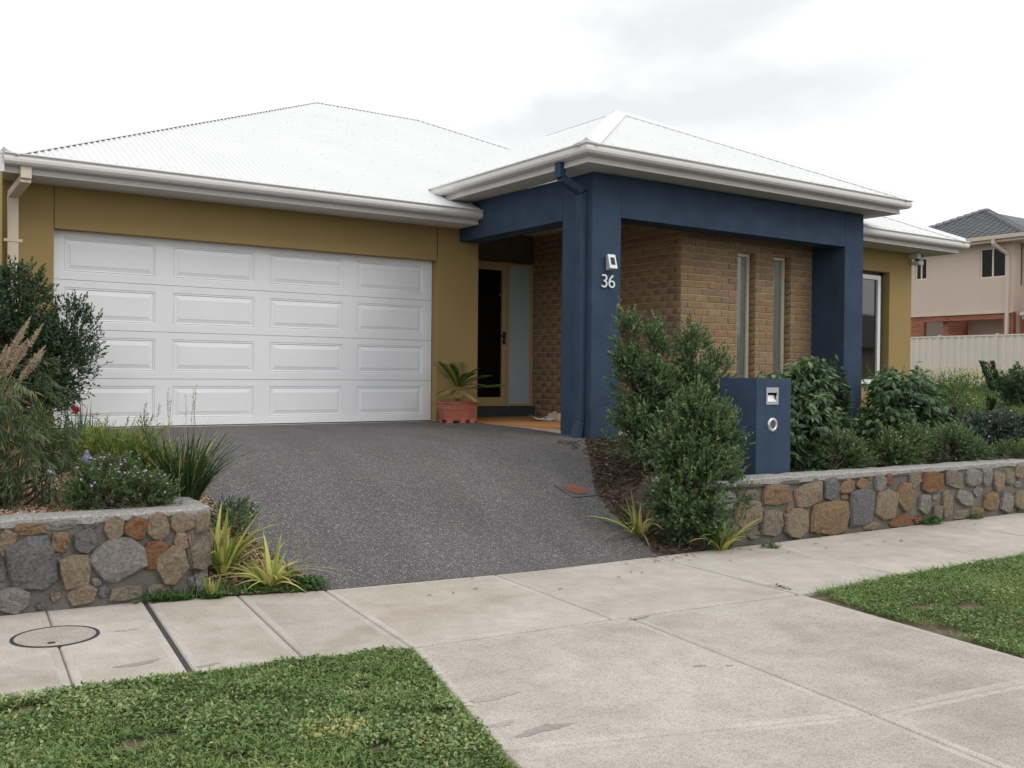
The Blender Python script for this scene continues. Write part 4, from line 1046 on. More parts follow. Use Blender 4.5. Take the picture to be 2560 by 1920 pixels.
# trap cover in the driveway
dc = thing('trap_cover', (3.75, -4.51, float(drive_z(3.75, -4.51))), 'dark square trap cover with rusty oval lid at the driveway edge', 'drain cover')
def on_drive(x, y, h): return (x, y, float(drive_z(x, y))+h)
def dquad(x0, x1, y0, y1, h): return [on_drive(x0, y0, h), on_drive(x1, y0, h), on_drive(x1, y1, h), on_drive(x0, y1, h)]
gv = [on_drive(x, y, .008) for x in np.linspace(3.60, 3.90, 8) for y in np.linspace(-4.66, -4.36, 8)]
link('frame', gv, [(i*8+j, (i+1)*8+j, (i+1)*8+j+1, i*8+j+1) for i in range(7) for j in range(7)], 'drain_frame', dc)
v = [on_drive(3.75+r_*math.cos(t), -4.51+r_*math.sin(t), .014) for r_ in (.001, .045, .085, .115) for t in np.linspace(0, 2*math.pi, 25)[:-1]]
link('cover', v, [(a*24+j, a*24+(j+1) % 24, (a+1)*24+(j+1) % 24, (a+1)*24+j) for a in range(3) for j in range(24)], 'drain_rust', dc)

# ================================================================ NEIGHBOUR BEYOND THE SIDE LAWN
NX = 33.0
nb = thing('neighbour_house', (NX, 9, .2), 'two storey pink rendered house with grey tiled roof behind the fence', 'house')
def nwall(rects, x, name, mat, parent=nb, t=.2):
    b = MB()
    for y0, y1, z0, z1 in rects: b.box(x, x+t, y0, y1, z0, z1)
    return b.build(name, mat, parent)
# upper storey render with two window openings
w1 = (10.60, 11.12, 4.50, 5.37); w2 = (7.47, 8.47, 4.37, 5.49)
nwall([(7.2, 7.47, 3.10, 5.76), (8.47, 10.60, 3.10, 5.76), (11.12, 14.0, 3.10, 5.76), (7.47, 8.47, 3.10, 4.37), (7.47, 8.47, 5.49, 5.76), (10.6, 11.12, 3.10, 4.50), (10.6, 11.12, 5.37, 5.76)], NX, 'upper_wall', 'neighbour_render')
MB().box(NX+.6, NX+.8, 3.0, 7.2, .2, 5.76).build('recessed_wall', 'neighbour_render', nb)
MB().box(NX+.2, NX+12, 13.8, 14.0, .2, 5.7).build('side_wall', 'neighbour_render', nb)
MB().box(NX+.2, NX+.6, 7.2, 7.35, .2, 5.7).build('return_wall', 'neighbour_render', nb)
for (y0, y1, z0, z1) in (w1, w2):
    fw = .06; b = MB()
    b.box(NX+.03, NX+.10, y0, y0+fw, z0, z1); b.box(NX+.03, NX+.10, y1-fw, y1, z0, z1)
    ym = y0+(y1-y0)*.52; b.box(NX+.035, NX+.10, ym-.03, ym+.03, z0, z1)
    b.box(NX+.032, NX+.10, y0+fw, y1-fw, z0, z0+fw); b.box(NX+.032, NX+.10, y0+fw, y1-fw, z1-fw, z1)
    wd = b.build('window', 'cream_frame', nb)
    for a, c_ in ((y0+fw, ym-.03), (ym+.03, y1-fw)): MB().quad((NX+.065, c_, z0+fw), (NX+.065, a, z0+fw), (NX+.065, a, z1-fw), (NX+.065, c_, z1-fw)).build('pane', 'glass_dark', wd)
    MB().box(NX+.5, NX+.52, y0-.3, y1+.3, z0-.3, z1+.3).build('room_back', 'room', wd)
MB().box(NX-.05, NX+.001, 7.2, 14.0, 3.06, 3.12).build('band', 'neighbour_trim', nb)
# red brick below with the recessed verandah
def nbrick():
    m, t, b, o = nodes_of('red_brick')
    tc_ = t.nodes.new('ShaderNodeTexCoord'); mp_ = t.nodes.new('ShaderNodeMapping'); mp_.inputs['Rotation'].default_value = (math.radians(90), 0, math.radians(90))
    mp_.vector_type = 'TEXTURE'
    t.links.new(tc_.outputs['Object'], mp_.inputs['Vector'])
    br = t.nodes.new('ShaderNodeTexBrick'); br.inputs['Scale'].default_value = 1; br.inputs['Brick Width'].default_value = .25; br.inputs['Row Height'].default_value = .09
    br.inputs['Mortar Size'].default_value = .008; br.inputs['Color1'].default_value = (.36, .11, .055, 1); br.inputs['Color2'].default_value = (.24, .075, .045, 1); br.inputs['Mortar'].default_value = (.30, .20, .14, 1)
    t.links.new(mp_.outputs[0], br.inputs['Vector']); t.links.new(br.outputs['Color'], b.inputs['Base Color']); b.inputs['Roughness'].default_value = .9
nbrick()
nwall([(7.2, 7.58, .2, 3.06), (10.74, 14.0, .2, 3.06), (7.58, 10.74, 2.85, 3.06)], NX+.02, 'brick_wall', 'red_brick')
for ya, yb_ in ((9.85, 10.05), (7.5, 7.6)): MB().box(NX+.22, NX+1.6, ya, yb_, .2, 2.9).build('verandah_side', 'red_brick', nb)
MB().box(NX+1.6, NX+1.7, 7.5, 10.8, .2, 2.95).build('verandah_back', 'neighbour_render', nb)
sd2 = MB().box(NX+1.55, NX+1.6, 8.0, 9.6, .3, 2.25).build('sliding_door', 'cream_frame', nb)
for y in (8.07, 8.85): MB().quad((NX+1.54, y+.7, .4), (NX+1.54, y, .4), (NX+1.54, y, 2.15), (NX+1.54, y+.7, 2.15)).build('pane', 'glass_dark', sd2)
# hipped roof in stepped tile courses
def tiled(name, eave, run_dir, along, Ln, run, pitch, parent, n_c=18):
    E = np.array(eave, float); A = np.array(along, float); R = np.array(run_dir, float); b = MB()
    dr = run/n_c
    for i in range(n_c):
        r0, r1 = i*dr, (i+1)*dr
        z0 = r0*pitch+.045; z1 = r1*pitch+.012
        m = 1
        p0 = E+A*r0+R*r0; p1 = E+A*(Ln-r0)+R*r0; q1 = E+A*(Ln-r1)+R*r1; q0 = E+A*r1+R*r1
        up = np.array([0, 0, 1.0])
        b.quad(p0+up*z0, p1+up*z0, q1+up*z1, q0+up*z1)
        b.quad(p0+up*(r0*pitch), p1+up*(r0*pitch), p1+up*z0, p0+up*z0)
    return b.build(name, 'roof_tile', parent)
def tile_mat():
    m, t, b, o = nodes_of('roof_tile')
    wv = t.nodes.new('ShaderNodeTexWave'); wv.bands_direction = 'Y'; wv.inputs['Scale'].default_value = 1.05; wv.inputs['Distortion'].default_value = .4
    c = t.nodes.new('ShaderNodeTexCoord'); c.name = 'TC'; t.links.new(c.outputs['Object'], wv.inputs['Vector'])
    n = noise(t, 4, 4)
    cc = ramp(t, n.outputs['Fac'], [(.3, (.10, .105, .115)), (.7, (.17, .175, .19))]).outputs[0]
    cc = mixc(t, 1.0, cc, ramp(t, wv.outputs['Fac'], [(.1, (.55, .55, .55)), (.5, (1.1, 1.1, 1.1))]).outputs[0], 'MULTIPLY')
    t.links.new(cc, b.inputs['Base Color']); b.inputs['Roughness'].default_value = .75
    bump(t, b, wv.outputs['Fac'], .8, .03)
tile_mat()
EX = NX-.55; Ya, Yb = 6.5, 13.25; RR = (Yb-Ya)/2; PZ = 5.80
rf = tiled('roof', (EX, Yb, PZ), (1, 0, 0), (0, -1, 0), Yb-Ya, RR, .46, nb)
link('roof_side', [(EX, Ya, PZ), (EX+14, Ya, PZ), (EX+14, Ya+RR, PZ+RR*.46), (EX+RR, Ya+RR, PZ+RR*.46)], [(0, 1, 2, 3)], 'roof_tile', nb)
link('roof_rear', [(EX, Yb, PZ), (EX+14, Yb, PZ), (EX+14, Ya+RR, PZ+RR*.46), (EX+RR, Ya+RR, PZ+RR*.46)], [(0, 1, 2, 3)], 'roof_tile', nb)
ap = np.array([EX+RR, Ya+RR, PZ+RR*.46])
for c0 in (np.array([EX, Ya, PZ]), np.array([EX, Yb, PZ])):
    for i in range(18):
        a = c0+(ap-c0)*i/18; b_ = c0+(ap-c0)*(i+1.06)/18; up = np.array([0, 0, .05])
        MB().tube([a+up, b_+up*.7], [.11, .09], 7).build('ridge_tile', 'tile_ridge', rf)
hip2 = link('roof_far_wing', [(NX+6, 1.0, 6.2), (NX+6, 7.5, 6.2), (NX+9.2, 4.2, 8.0), (NX+16, 4.2, 8.0), (NX+16, 1.0, 6.2)], [(0, 1, 2), (0, 2, 3, 4)], 'roof_tile', nb)
MB().tube([(NX+4.4, 7.9, 6.3), (NX+4.4, 7.9, 7.15)], .06, 8).build('vent_pipe', 'neighbour_trim', nb)
MB().box(EX-.10, EX+.02, Ya-.1, Yb+.1, PZ-.10, PZ+.03).build('gutter', 'neighbour_trim', nb)
MB().box(EX+.02, EX+.04, Ya, Yb, PZ-.20, PZ-.02).build('fascia', 'neighbour_trim', nb)
MB().box(EX+.04, NX+.6, Ya, Yb, PZ-.19, PZ-.17).build('soffit', 'neighbour_trim', nb)
strip_pipe([(EX-.04, 7.62, PZ-.08), (EX-.04, 7.62, PZ-.28), (NX-.06, 7.38, PZ-.62), (NX-.06, 7.38, .3)], .12, .12, 'downpipe', 'neighbour_trim', nb)
link('lower_roof', [(NX-.2, 4.4, 3.05), (NX-.2, 6.75, 3.05), (NX+1.2, 6.75, 3.75), (NX+1.2, 4.4, 3.75)], [(0, 1, 2, 3)], 'roof_tile', nb)
MB().box(NX-.32, NX-.2, 4.4, 6.78, 2.93, 3.06).box(NX-.2, NX+.6, 6.70, 6.76, 2.8, 3.05).build('lower_gutter', 'neighbour_trim', nb)
MB().box(NX+.5, NX+.6, 3.0, 7.19, .2, 3.05).build('lower_brick_wall', 'red_brick', nb)

# steel panel fence
fe = thing('fence', (30, 7, .3), 'beige steel panel fence with posts in front of the neighbouring house', 'fence')
FXX = 30.0; py = 6.10
ys = [py+2.09*i for i in range(-5, 7)]
for i, y in enumerate(ys):
    zg = float(right_z(FXX, y))
    MB().box(FXX-.035, FXX+.035, y-.03, y+.03, zg-.3, 2.17).build('post', 'colorbond', fe)
    MB().box(FXX-.04, FXX+.04, y-.035, y+.035, 2.17, 2.185).build('post_cap', 'colorbond', fe)
for y0, y1 in zip(ys[:-1], ys[1:]):
    a, b_ = y0+.03, y1-.03; prof = []; m = 8; st = (b_-a)/m
    for i in range(m):
        s0 = a+i*st; prof += [(0, s0), (0, s0+st*.45), (.03, s0+st*.55), (.03, s0+st*.9)]
    prof.append((0, b_)); v = []; f = []
    for d, y in prof: v += [(FXX-.015+d, y, .05), (FXX-.015+d, y, 2.11)]
    for i in range(len(prof)-1): f.append((2*i, 2*i+2, 2*i+3, 2*i+1))
    link('panel', v, f, 'colorbond', fe)
    MB().box(FXX-.03, FXX+.03, a, b_, 2.10, 2.15).build('rail', 'colorbond', fe)

# house across the street, seen only as a reflection in the windows
fh = thing('street_house', (62, -34, -1), 'grey roofed house across the street seen in the window reflection', 'house')
MB().box(50, 78, -44, -32, -1, 2.6).build('wall', 'far_wall', fh)
link('roof', [(49.4, -31.4, 2.6), (78.6, -31.4, 2.6), (78.6, -44.6, 2.6), (49.4, -44.6, 2.6), (56, -38, 5.4), (72, -38, 5.4)], [(0, 1, 5, 4), (1, 2, 5), (2, 3, 4, 5), (3, 0, 4)], 'far_roof', fh)

# ================================================================ PLANTING
def shrub(name, label, base, lobes, nshoot, L, W, mat, per=12, slen=.16, up=.45, stem_r=.02, seed=0, flowers=None, group=None, cat='shrub', zmin=None, jit=.34, droop=0.0, inner=.38, yellow=True, hang=0.0, gap=.12):
    global rng
    rng = np.random.default_rng(1000+seed)
    root = thing(name, base, label, cat, group)
    lob = np.array(lobes, float); wgt = (lob[:, 3]*lob[:, 4]*lob[:, 5])**(2/3); wgt /= wgt.sum()
    li = rng.choice(len(lob), nshoot, p=wgt); C_ = lob[li, :3]; R_ = lob[li, 3:6]
    d = rdirs(nshoot)
    ph = rng.uniform(0, 6.28, 6)
    wob = 1+jit*(np.sin(d[:, 0]*5+ph[0]+li)*np.sin(d[:, 1]*4+ph[1])+.7*np.sin(d[:, 2]*7+ph[2]+li*2)*np.sin(d[:, 0]*8+ph[3]))
    r_ = inner+(1-inner)*rng.random(nshoot)**.55
    P = C_+d*R_*(r_*wob)[:, None]
    # gaps between the clumps
    gn = np.sin(P[:, 0]*15+ph[4]+P[:, 2]*3)*np.sin(P[:, 1]*14+ph[5])+.8*np.sin(P[:, 2]*13+ph[0]+P[:, 0]*6)
    keep = (gn > -gap) | (rng.random(nshoot) < .22)
    zm = (base[2]+.02) if zmin is None else zmin
    keep &= P[:, 2] > zm
    P, d, C_, li = P[keep], d[keep], C_[keep], li[keep]; n = len(P)
    ax = unit(d*.65+np.array([0, 0, up])+rng.normal(0, .25, (n, 3))-np.array([0, 0, hang]))
    sl = slen*rng.uniform(.6, 1.3, n)
    g = Geo()
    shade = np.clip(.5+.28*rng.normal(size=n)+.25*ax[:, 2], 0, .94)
    for i in range(per):
        t = (i+.5)/per; a = i*2.4+rng.uniform(0, 6.28, n)
        q = unit(np.cross(ax, np.array([.3, .2, 1.0]))); q2 = np.cross(ax, q)
        rad = q*np.cos(a)[:, None]+q2*np.sin(a)[:, None]
        D = unit(rad*(.95-.55*t)+ax*(.45+.7*t)+rng.normal(0, .18, (n, 3))-np.array([0, 0, droop]))
        B = P+ax*(sl*t)[:, None]
        Nn = unit(ax*.6+rng.normal(0, .35, (n, 3))+np.array([0, 0, .5]))
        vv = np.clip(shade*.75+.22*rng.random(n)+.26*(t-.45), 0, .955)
        if yellow: vv = np.where(rng.random(n) < .004, 1.0, vv)
        g.leaves(B, D, Nn, L*rng.uniform(.65, 1.25, n)*(1.05-.35*t), W*rng.uniform(.75, 1.2, n), .15, vv)
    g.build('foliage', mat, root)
    st = Geo()
    b0 = np.array(base, float)
    for c in lob:
        m = 5; A = np.repeat(b0[None], m, 0)+rng.normal(0, .03, (m, 3))*np.array([1, 1, 0]); B = c[:3]+rng.normal(0, .3, (m, 3))*c[3:6]
        M_ = (A+B)/2+rng.normal(0, .04, (m, 3)); st.twigs(A, M_, stem_r, stem_r*.6); st.twigs(M_, B, stem_r*.6, stem_r*.25)
    idx = rng.choice(n, n//3, replace=False)
    st.twigs(C_[idx]+(P[idx]-C_[idx])*.35, P[idx], .004, .002); st.twigs(P[idx], P[idx]+ax[idx]*sl[idx][:, None], .0022, .001)
    st.build('stems', 'bark', root)
    if flowers:
        nf, mt, size = flowers
        sc = d[:, 2]+.6*d[:, 1]*-1+.8*rng.random(n)
        idx = np.argsort(-sc)[:nf*2]; idx = rng.choice(idx, min(nf, len(idx)), replace=False)
        fg = Geo(); tip = P[idx]+ax[idx]*(sl[idx]*1.15)[:, None]
        for i in range(7):
            a = i*2*math.pi/7
            q = unit(np.cross(ax[idx], np.array([.3, .2, 1.0]))); q2 = np.cross(ax[idx], q)
            fg.leaves(tip, q*math.cos(a)+q2*math.sin(a)+ax[idx]*.25, ax[idx], size*.55, size*.42, .1, mid=.65)
        tag(fg.build('flowers', mt, root), kind='stuff')
    return root

def clump(name, label, base, n, L, W, mat, spread=.5, droop=.4, seed=0, r0=.05, group=None, cat='grass clump', seg=5, stalks=0, stalk_h=.6, lmin=.55, elong=(1, 1), wild=.0):
    global rng
    rng = np.random.default_rng(2000+seed)
    root = thing(name, base, label, cat, group)
    a = rng.uniform(0, 6.28, n); r_ = r0*np.sqrt(rng.random(n))
    P = np.array(base)+np.stack([np.cos(a)*r_*elong[0], np.sin(a)*r_*elong[1], np.zeros(n)], 1)
    lean = spread*rng.random(n)**.8
    a2 = a+rng.normal(0, .5, n)
    D = np.stack([np.cos(a2)*lean, np.sin(a2)*lean, np.ones(n)], 1)+rng.normal(0, wild, (n, 3))
    g = Geo(); v = rng.random(n)*.9; v = np.where(rng.random(n) < .10, 1.0, v)
    g.blades(P, D, L*rng.uniform(lmin, 1.1, n), W*rng.uniform(.7, 1.2, n), droop*rng.uniform(.3, 1.6, n), v, seg)
    g.build('leaves', mat, root)
    if stalks:
        s_ = Geo(); a = rng.uniform(0, 6.28, stalks)
        A = np.array(base)+np.stack([np.cos(a)*r0, np.sin(a)*r0, np.zeros(stalks)], 1)
        B = A+np.stack([rng.normal(0, .07, stalks), rng.normal(0, .07, stalks), stalk_h*rng.uniform(.7, 1.05, stalks)], 1)
        s_.twigs(A, B, .003, .0015)
        n2 = stalks*6; k_ = np.repeat(np.arange(stalks), 6); t = np.tile(np.linspace(.82, 1, 6), stalks)[:, None]
        s_.leaves(A[k_]*(1-t)+B[k_]*t, unit(rng.normal(0, .3, (n2, 3))+np.array([0, 0, 1.0])), rdirs(n2), .03, .006)
        s_.build('stalks', 'straw', root)
    return root

# ---- right of the driveway
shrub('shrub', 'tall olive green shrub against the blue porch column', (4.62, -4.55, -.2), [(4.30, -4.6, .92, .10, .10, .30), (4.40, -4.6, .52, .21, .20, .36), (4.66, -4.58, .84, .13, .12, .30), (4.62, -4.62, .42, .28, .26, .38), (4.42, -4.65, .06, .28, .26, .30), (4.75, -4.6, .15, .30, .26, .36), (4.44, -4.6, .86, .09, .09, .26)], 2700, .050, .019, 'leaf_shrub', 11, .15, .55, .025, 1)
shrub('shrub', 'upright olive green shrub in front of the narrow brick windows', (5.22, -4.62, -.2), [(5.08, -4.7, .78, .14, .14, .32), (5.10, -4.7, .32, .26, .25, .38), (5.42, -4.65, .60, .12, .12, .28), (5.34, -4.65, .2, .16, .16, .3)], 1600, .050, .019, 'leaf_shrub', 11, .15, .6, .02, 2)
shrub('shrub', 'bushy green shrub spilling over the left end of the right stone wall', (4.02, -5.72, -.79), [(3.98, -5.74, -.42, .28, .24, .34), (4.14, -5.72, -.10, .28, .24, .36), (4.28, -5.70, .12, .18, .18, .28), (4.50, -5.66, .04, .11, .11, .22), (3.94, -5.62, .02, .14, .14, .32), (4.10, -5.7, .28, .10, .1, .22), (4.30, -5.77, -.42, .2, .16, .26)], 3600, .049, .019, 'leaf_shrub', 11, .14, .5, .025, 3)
clump('flax', 'straw tipped flax at the driveway edge below the green shrub', (3.66, -5.50, float(right_z(3.66, -5.5))), 34, .52, .024, 'leaf_flax_r', 1.1, .9, 4, .06, cat='flax')
clump('flax', 'yellow green flax at the foot of the right stone wall', (4.17, -6.0+.04, -.80), 44, .46, .030, 'leaf_flax_r', .8, .7, 5, .06, cat='flax')
GLF = dict(per=9, slen=.13, up=.15, droop=1.1, yellow=False, jit=.28)
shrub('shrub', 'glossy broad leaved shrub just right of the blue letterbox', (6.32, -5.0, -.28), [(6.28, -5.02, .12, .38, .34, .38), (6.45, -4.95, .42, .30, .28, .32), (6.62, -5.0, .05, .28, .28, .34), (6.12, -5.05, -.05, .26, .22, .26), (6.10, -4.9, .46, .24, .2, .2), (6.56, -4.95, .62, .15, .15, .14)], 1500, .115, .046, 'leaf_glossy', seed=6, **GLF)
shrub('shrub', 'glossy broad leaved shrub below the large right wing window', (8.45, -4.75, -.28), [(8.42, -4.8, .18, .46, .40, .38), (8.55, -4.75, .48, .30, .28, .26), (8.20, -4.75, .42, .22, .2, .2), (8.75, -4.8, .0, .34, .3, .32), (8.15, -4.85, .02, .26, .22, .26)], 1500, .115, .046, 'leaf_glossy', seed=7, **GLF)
LOW = dict(per=10, slen=.10, up=.30, jit=.15)
shrub('groundcover', 'low feathery groundcover directly right of the letterbox behind the wall', (6.12, -5.55, -.29), [(6.22, -5.55, -.10, .24, .18, .17), (6.42, -5.62, -.18, .20, .14, .10)], 1000, .040, .012, 'leaf_low', seed=8, flowers=(18, 'petal_pink', .016), cat='groundcover', **LOW)
shrub('groundcover', 'pink flecked groundcover mound below the window behind the wall', (7.25, -5.6, -.29), [(7.12, -5.60, -.10, .28, .2, .17), (7.36, -5.55, -.04, .22, .18, .17)], 1200, .040, .012, 'leaf_low', seed=9, flowers=(34, 'petal_pink', .016), cat='groundcover', **LOW)
shrub('groundcover', 'olive groundcover mound between pink flecked mound and dark blue green shrub', (8.2, -5.65, -.29), [(8.12, -5.62, -.08, .27, .2, .17), (8.42, -5.68, -.18, .2, .14, .10)], 1000, .044, .014, 'leaf_shrub', seed=10, flowers=(14, 'petal_pink', .016), cat='groundcover', **LOW)
shrub('shrub', 'dark blue green shrub behind the far end of the stone wall', (10.0, -5.0, -.28), [(9.85, -5.05, -.04, .36, .3, .20), (10.2, -5.0, .0, .30, .3, .17), (9.5, -5.1, -.12, .22, .2, .15)], 1300, .060, .024, 'leaf_blue', per=9, slen=.11, up=.4, seed=11, flowers=(25, 'petal_pink', .025))
shrub('shrub', 'second dark blue green shrub at the right picture edge', (10.75, -5.25, -.28), [(10.65, -5.3, -.04, .36, .3, .20), (11.2, -5.2, -.02, .38, .34, .22)], 1200, .060, .024, 'leaf_blue', per=9, slen=.11, up=.4, seed=12, flowers=(30, 'petal_pink', .03))
shrub('groundcover', 'low groundcover along the wall cap below the blue green shrubs', (9.3, -5.8, -.29), [(9.0, -5.82, -.2, .34, .14, .10), (9.6, -5.85, -.18, .4, .14, .11), (10.3, -5.85, -.15, .4, .16, .14)], 1100, .040, .012, 'leaf_low', seed=13, flowers=(16, 'petal_pink', .016), cat='groundcover', **LOW)
shrub('climber', 'thin leafy plant climbing beside the right blue column', (9.28, -3.28, -.1), [(9.15, -3.3, .55, .12, .1, .28), (9.28, -3.3, .2, .1, .1, .26), (9.38, -3.3, .05, .18, .14, .14)], 300, .085, .034, 'leaf_dark', per=7, slen=.10, up=.3, seed=14, cat='plant')
shrub('shrub', 'yellow green shrub at the base of the right wing wall', (10.4, -3.2, -.1), [(10.3, -3.3, .25, .35, .3, .4), (10.85, -3.25, .15, .4, .3, .3)], 900, .05, .02, 'leaf_feather', per=9, slen=.12, seed=15)
shrub('shrub', 'spiky flowering weed in front of the beige fence', (12.2, -3.2, 0), [(12.15, -3.2, .32, .16, .15, .34), (12.35, -3.15, .15, .25, .2, .18)], 260, .06, .015, 'leaf_low', per=8, slen=.16, up=.9, seed=16, flowers=(30, 'petal_yellow', .025), cat='weed')
clump('spike_plant', 'upright dark spike plant standing in the side lawn', (16.2, -1.5, .05), 60, .35, .05, 'leaf_tuft', .25, .1, 17, .05, cat='plant')
rt = [o for o in bpy.data.objects if o.name.startswith('spike_plant')][0]
rng = np.random.default_rng(5)
g = Geo(); n = 900; t = rng.random(n); a = rng.uniform(0, 6.28, n)
P = np.stack([16.2+.09*t*0+.075*np.cos(a)-.16*(t-.5), -1.5+.075*np.sin(a)+.12*(t-.5), .42+.55*t], 1)
g.leaves(P, np.stack([np.cos(a), np.sin(a), np.full(n, .7)], 1), rdirs(n), .09, .02, .1, rng.random(n)*.9); g.build('spike', 'leaf_tuft', rt)
shrub('shrub', 'leafy dark shrub on the side lawn at the right picture edge', (17.9, -1.0, .1), [(17.8, -1.1, .48, .32, .3, .26), (18.4, -.9, .45, .36, .3, .3)], 520, .10, .045, 'leaf_dark', per=8, slen=.14, seed=18)
shrub('shrub', 'pink flowering shrub on the side lawn below the fence', (14.6, -3.3, 0), [(14.9, -3.3, .05, .4, .3, .18), (15.4, -3.2, .10, .4, .3, .2)], 700, .06, .02, 'leaf_low', per=9, slen=.14, seed=19, flowers=(70, 'petal_pink', .06))

# ---- left of the driveway
shrub('shrub', 'tall dark leafy shrub covering the left edge of the garage door', (-.38, -1.0, -.05), [(-.62, -1.0, .95, .40, .36, .62), (-.36, -1.0, .62, .38, .34, .58), (-.05, -.98, .80, .28, .26, .50), (-.45, -1.0, 1.35, .22, .2, .30), (-.82, -1.05, .45, .32, .3, .42), (-.78, -1.0, 1.30, .22, .2, .28), (.04, -1.0, 1.12, .14, .14, .2)], 4000, .046, .020, 'leaf_dark', per=10, slen=.13, up=.55, seed=20, gap=.55, jit=.26)
gr = clump('fountain_grass', 'fountain grass with pinkish plumes at the left picture edge', (-1.12, -3.75, -.2), 190, .85, .010, 'straw', .7, .8, 21, .10, seg=6)
rng = np.random.default_rng(21)
for i in range(12):
    a = rng.uniform(-1.3, 1.6); ln = rng.uniform(.75, 1.30); lean = rng.uniform(.15, .55)
    t = np.linspace(0, 1, 22); p = np.array([-1.12, -3.75, -.15])+np.stack([math.cos(a)*lean*ln*t**1.6, -.35*abs(math.sin(a))*lean*ln*t**1.6, ln*t*(1-.18*lean*t)], 1)
    q = Geo(); q.twigs(p[:-1], p[1:], .0025, .002)
    m = 420; s_ = rng.uniform(.72, 1.0, m); pp = np.stack([np.interp(s_, t, p[:, j]) for j in range(3)], 1)
    tn = unit(p[-1]-p[-5])
    q.leaves(pp, unit(rdirs(m)*.8+tn*.7), rdirs(m), .036*np.sin(np.clip((s_-.70)/.31, .12, .95)*math.pi), .004, .1)
    q.build('plume', 'plume', gr)
shrub('shrub', 'drooping needle leaved shrub hanging over the gravel at far left', (-1.15, -4.55, -.25), [(-1.20, -4.55, .50, .32, .28, .30), (-1.0, -4.6, .20, .28, .25, .30), (-.86, -4.75, -.02, .16, .14, .20), (-1.25, -4.7, .15, .24, .2, .3)], 520, .09, .009, 'leaf_needle', per=20, slen=.26, up=-.15, hang=.6, seed=22, droop=.5, jit=.4)
shrub('shrub', 'green low shrub between the gravel and the tall dark shrub', (-.40, -3.2, -.18), [(-.48, -3.2, -.02, .28, .24, .16), (-.18, -3.1, -.04, .24, .22, .14), (-.75, -3.3, .06, .24, .2, .2)], 1000, .045, .011, 'leaf_low', per=10, slen=.12, seed=23, flowers=(12, 'petal_violet', .022))
clump('iris', 'upright iris leaves in front of the lower left garage panel', (-.26, -3.0, -.15), 34, .60, .017, 'leaf_tuft', .22, .1, 24, .12, cat='iris', seg=4)
shrub('shrub', 'yellow green feathery shrub beside the strappy tuft', (-.20, -4.35, -.26), [(-.22, -4.35, -.05, .20, .18, .20), (-.10, -4.28, .10, .12, .12, .15), (-.34, -4.2, .02, .13, .13, .16), (-.06, -4.5, -.12, .13, .12, .12)], 1100, .060, .007, 'leaf_feather', per=13, slen=.13, up=.5, seed=25)
shrub('groundcover', 'violet flowering daisy groundcover behind the left stone wall cap', (-.50, -4.92, -.26), [(-.52, -4.96, -.16, .21, .12, .13), (-.28, -5.0, -.17, .18, .11, .10), (-.60, -4.86, -.11, .13, .11, .11), (-.42, -4.76, -.08, .18, .11, .11)], 1500, .034, .011, 'leaf_low', per=10, slen=.09, seed=26, flowers=(75, 'petal_violet', .017), cat='groundcover', jit=.15)
clump('tuft', 'dark green strappy tuft spilling onto the driveway', (.10, -4.52, -.30), 480, .66, .013, 'leaf_tuft', .60, .38, 27, .13, stalks=8, stalk_h=.80, seg=6, cat='tuft')
shrub('groundcover', 'violet daisies trailing at the driveway edge behind the striped flax', (.36, -4.85, -.52), [(.32, -4.92, -.44, .13, .12, .08), (.42, -4.74, -.40, .12, .12, .08)], 450, .034, .011, 'leaf_low', per=10, slen=.09, seed=28, flowers=(18, 'petal_violet', .018), cat='groundcover', jit=.15)
clump('flax', 'larger yellow striped flax against the end of the left stone wall', (.22, -5.12, float(left_z(.27, -5.12))), 64, .58, .034, 'leaf_flax', .72, .55, 29, .06, cat='flax')
clump('flax', 'smaller yellow striped flax nearest the driveway', (.44, -5.42, float(left_z(.44, -5.42))), 64, .44, .028, 'leaf_flax', .85, .8, 30, .05, cat='flax')
clump('flax', 'single young flax shoot in the gravel corner', (.03, -5.47, float(left_z(.1, -5.45))), 9, .20, .026, 'leaf_flax', .4, .2, 31, .02, cat='flax')
# red flower head by the tall shrub
rd = thing('red_flower', (-.30, -2.85, -.12), 'single red flower in front of the garage door', 'flower')
g = Geo(); n = 40; P = np.repeat(np.array([[-.30, -2.85, .32]]), n, 0)+rng.normal(0, .008, (n, 3)); g.leaves(P, rdirs(n)+np.array([0, 0, .3]), rdirs(n), .035, .028); g.build('bloom', 'petal_red', rd)
g = Geo(); g.twigs(np.array([[-.30, -2.85, -.12]]), np.array([[-.30, -2.85, .32]]), .004, .003); g.build('stem', 'leaf_tuft', rd)
# garden ornaments
for (x, y, z, mt, lab) in ((-.55, -4.58, -.15, 'violet_glass', 'violet glass garden lantern among the daisies'), (-.80, -4.68, -.22, 'grey_glass', 'grey glass garden lantern in the gravel')):
    o = thing('garden_lantern', (x, y, z), lab, 'lantern')
    MB().lathe([(.0, .12), (.018, .125), (.034, .15), (.040, .18), (.034, .21), (.016, .232), (.010, .24), (.0, .242)], (x, y, z), 16).build('globe', mt, o, smooth=True)
    MB().lathe([(.0, .262), (.010, .258), (.016, .24), (.014, .236)], (x, y, z), 12).build('cap', mt, o)
    MB().tube([(x, y, z-.05), (x, y, z+.125)], .006, 6).build('stake', 'dark_metal', o)

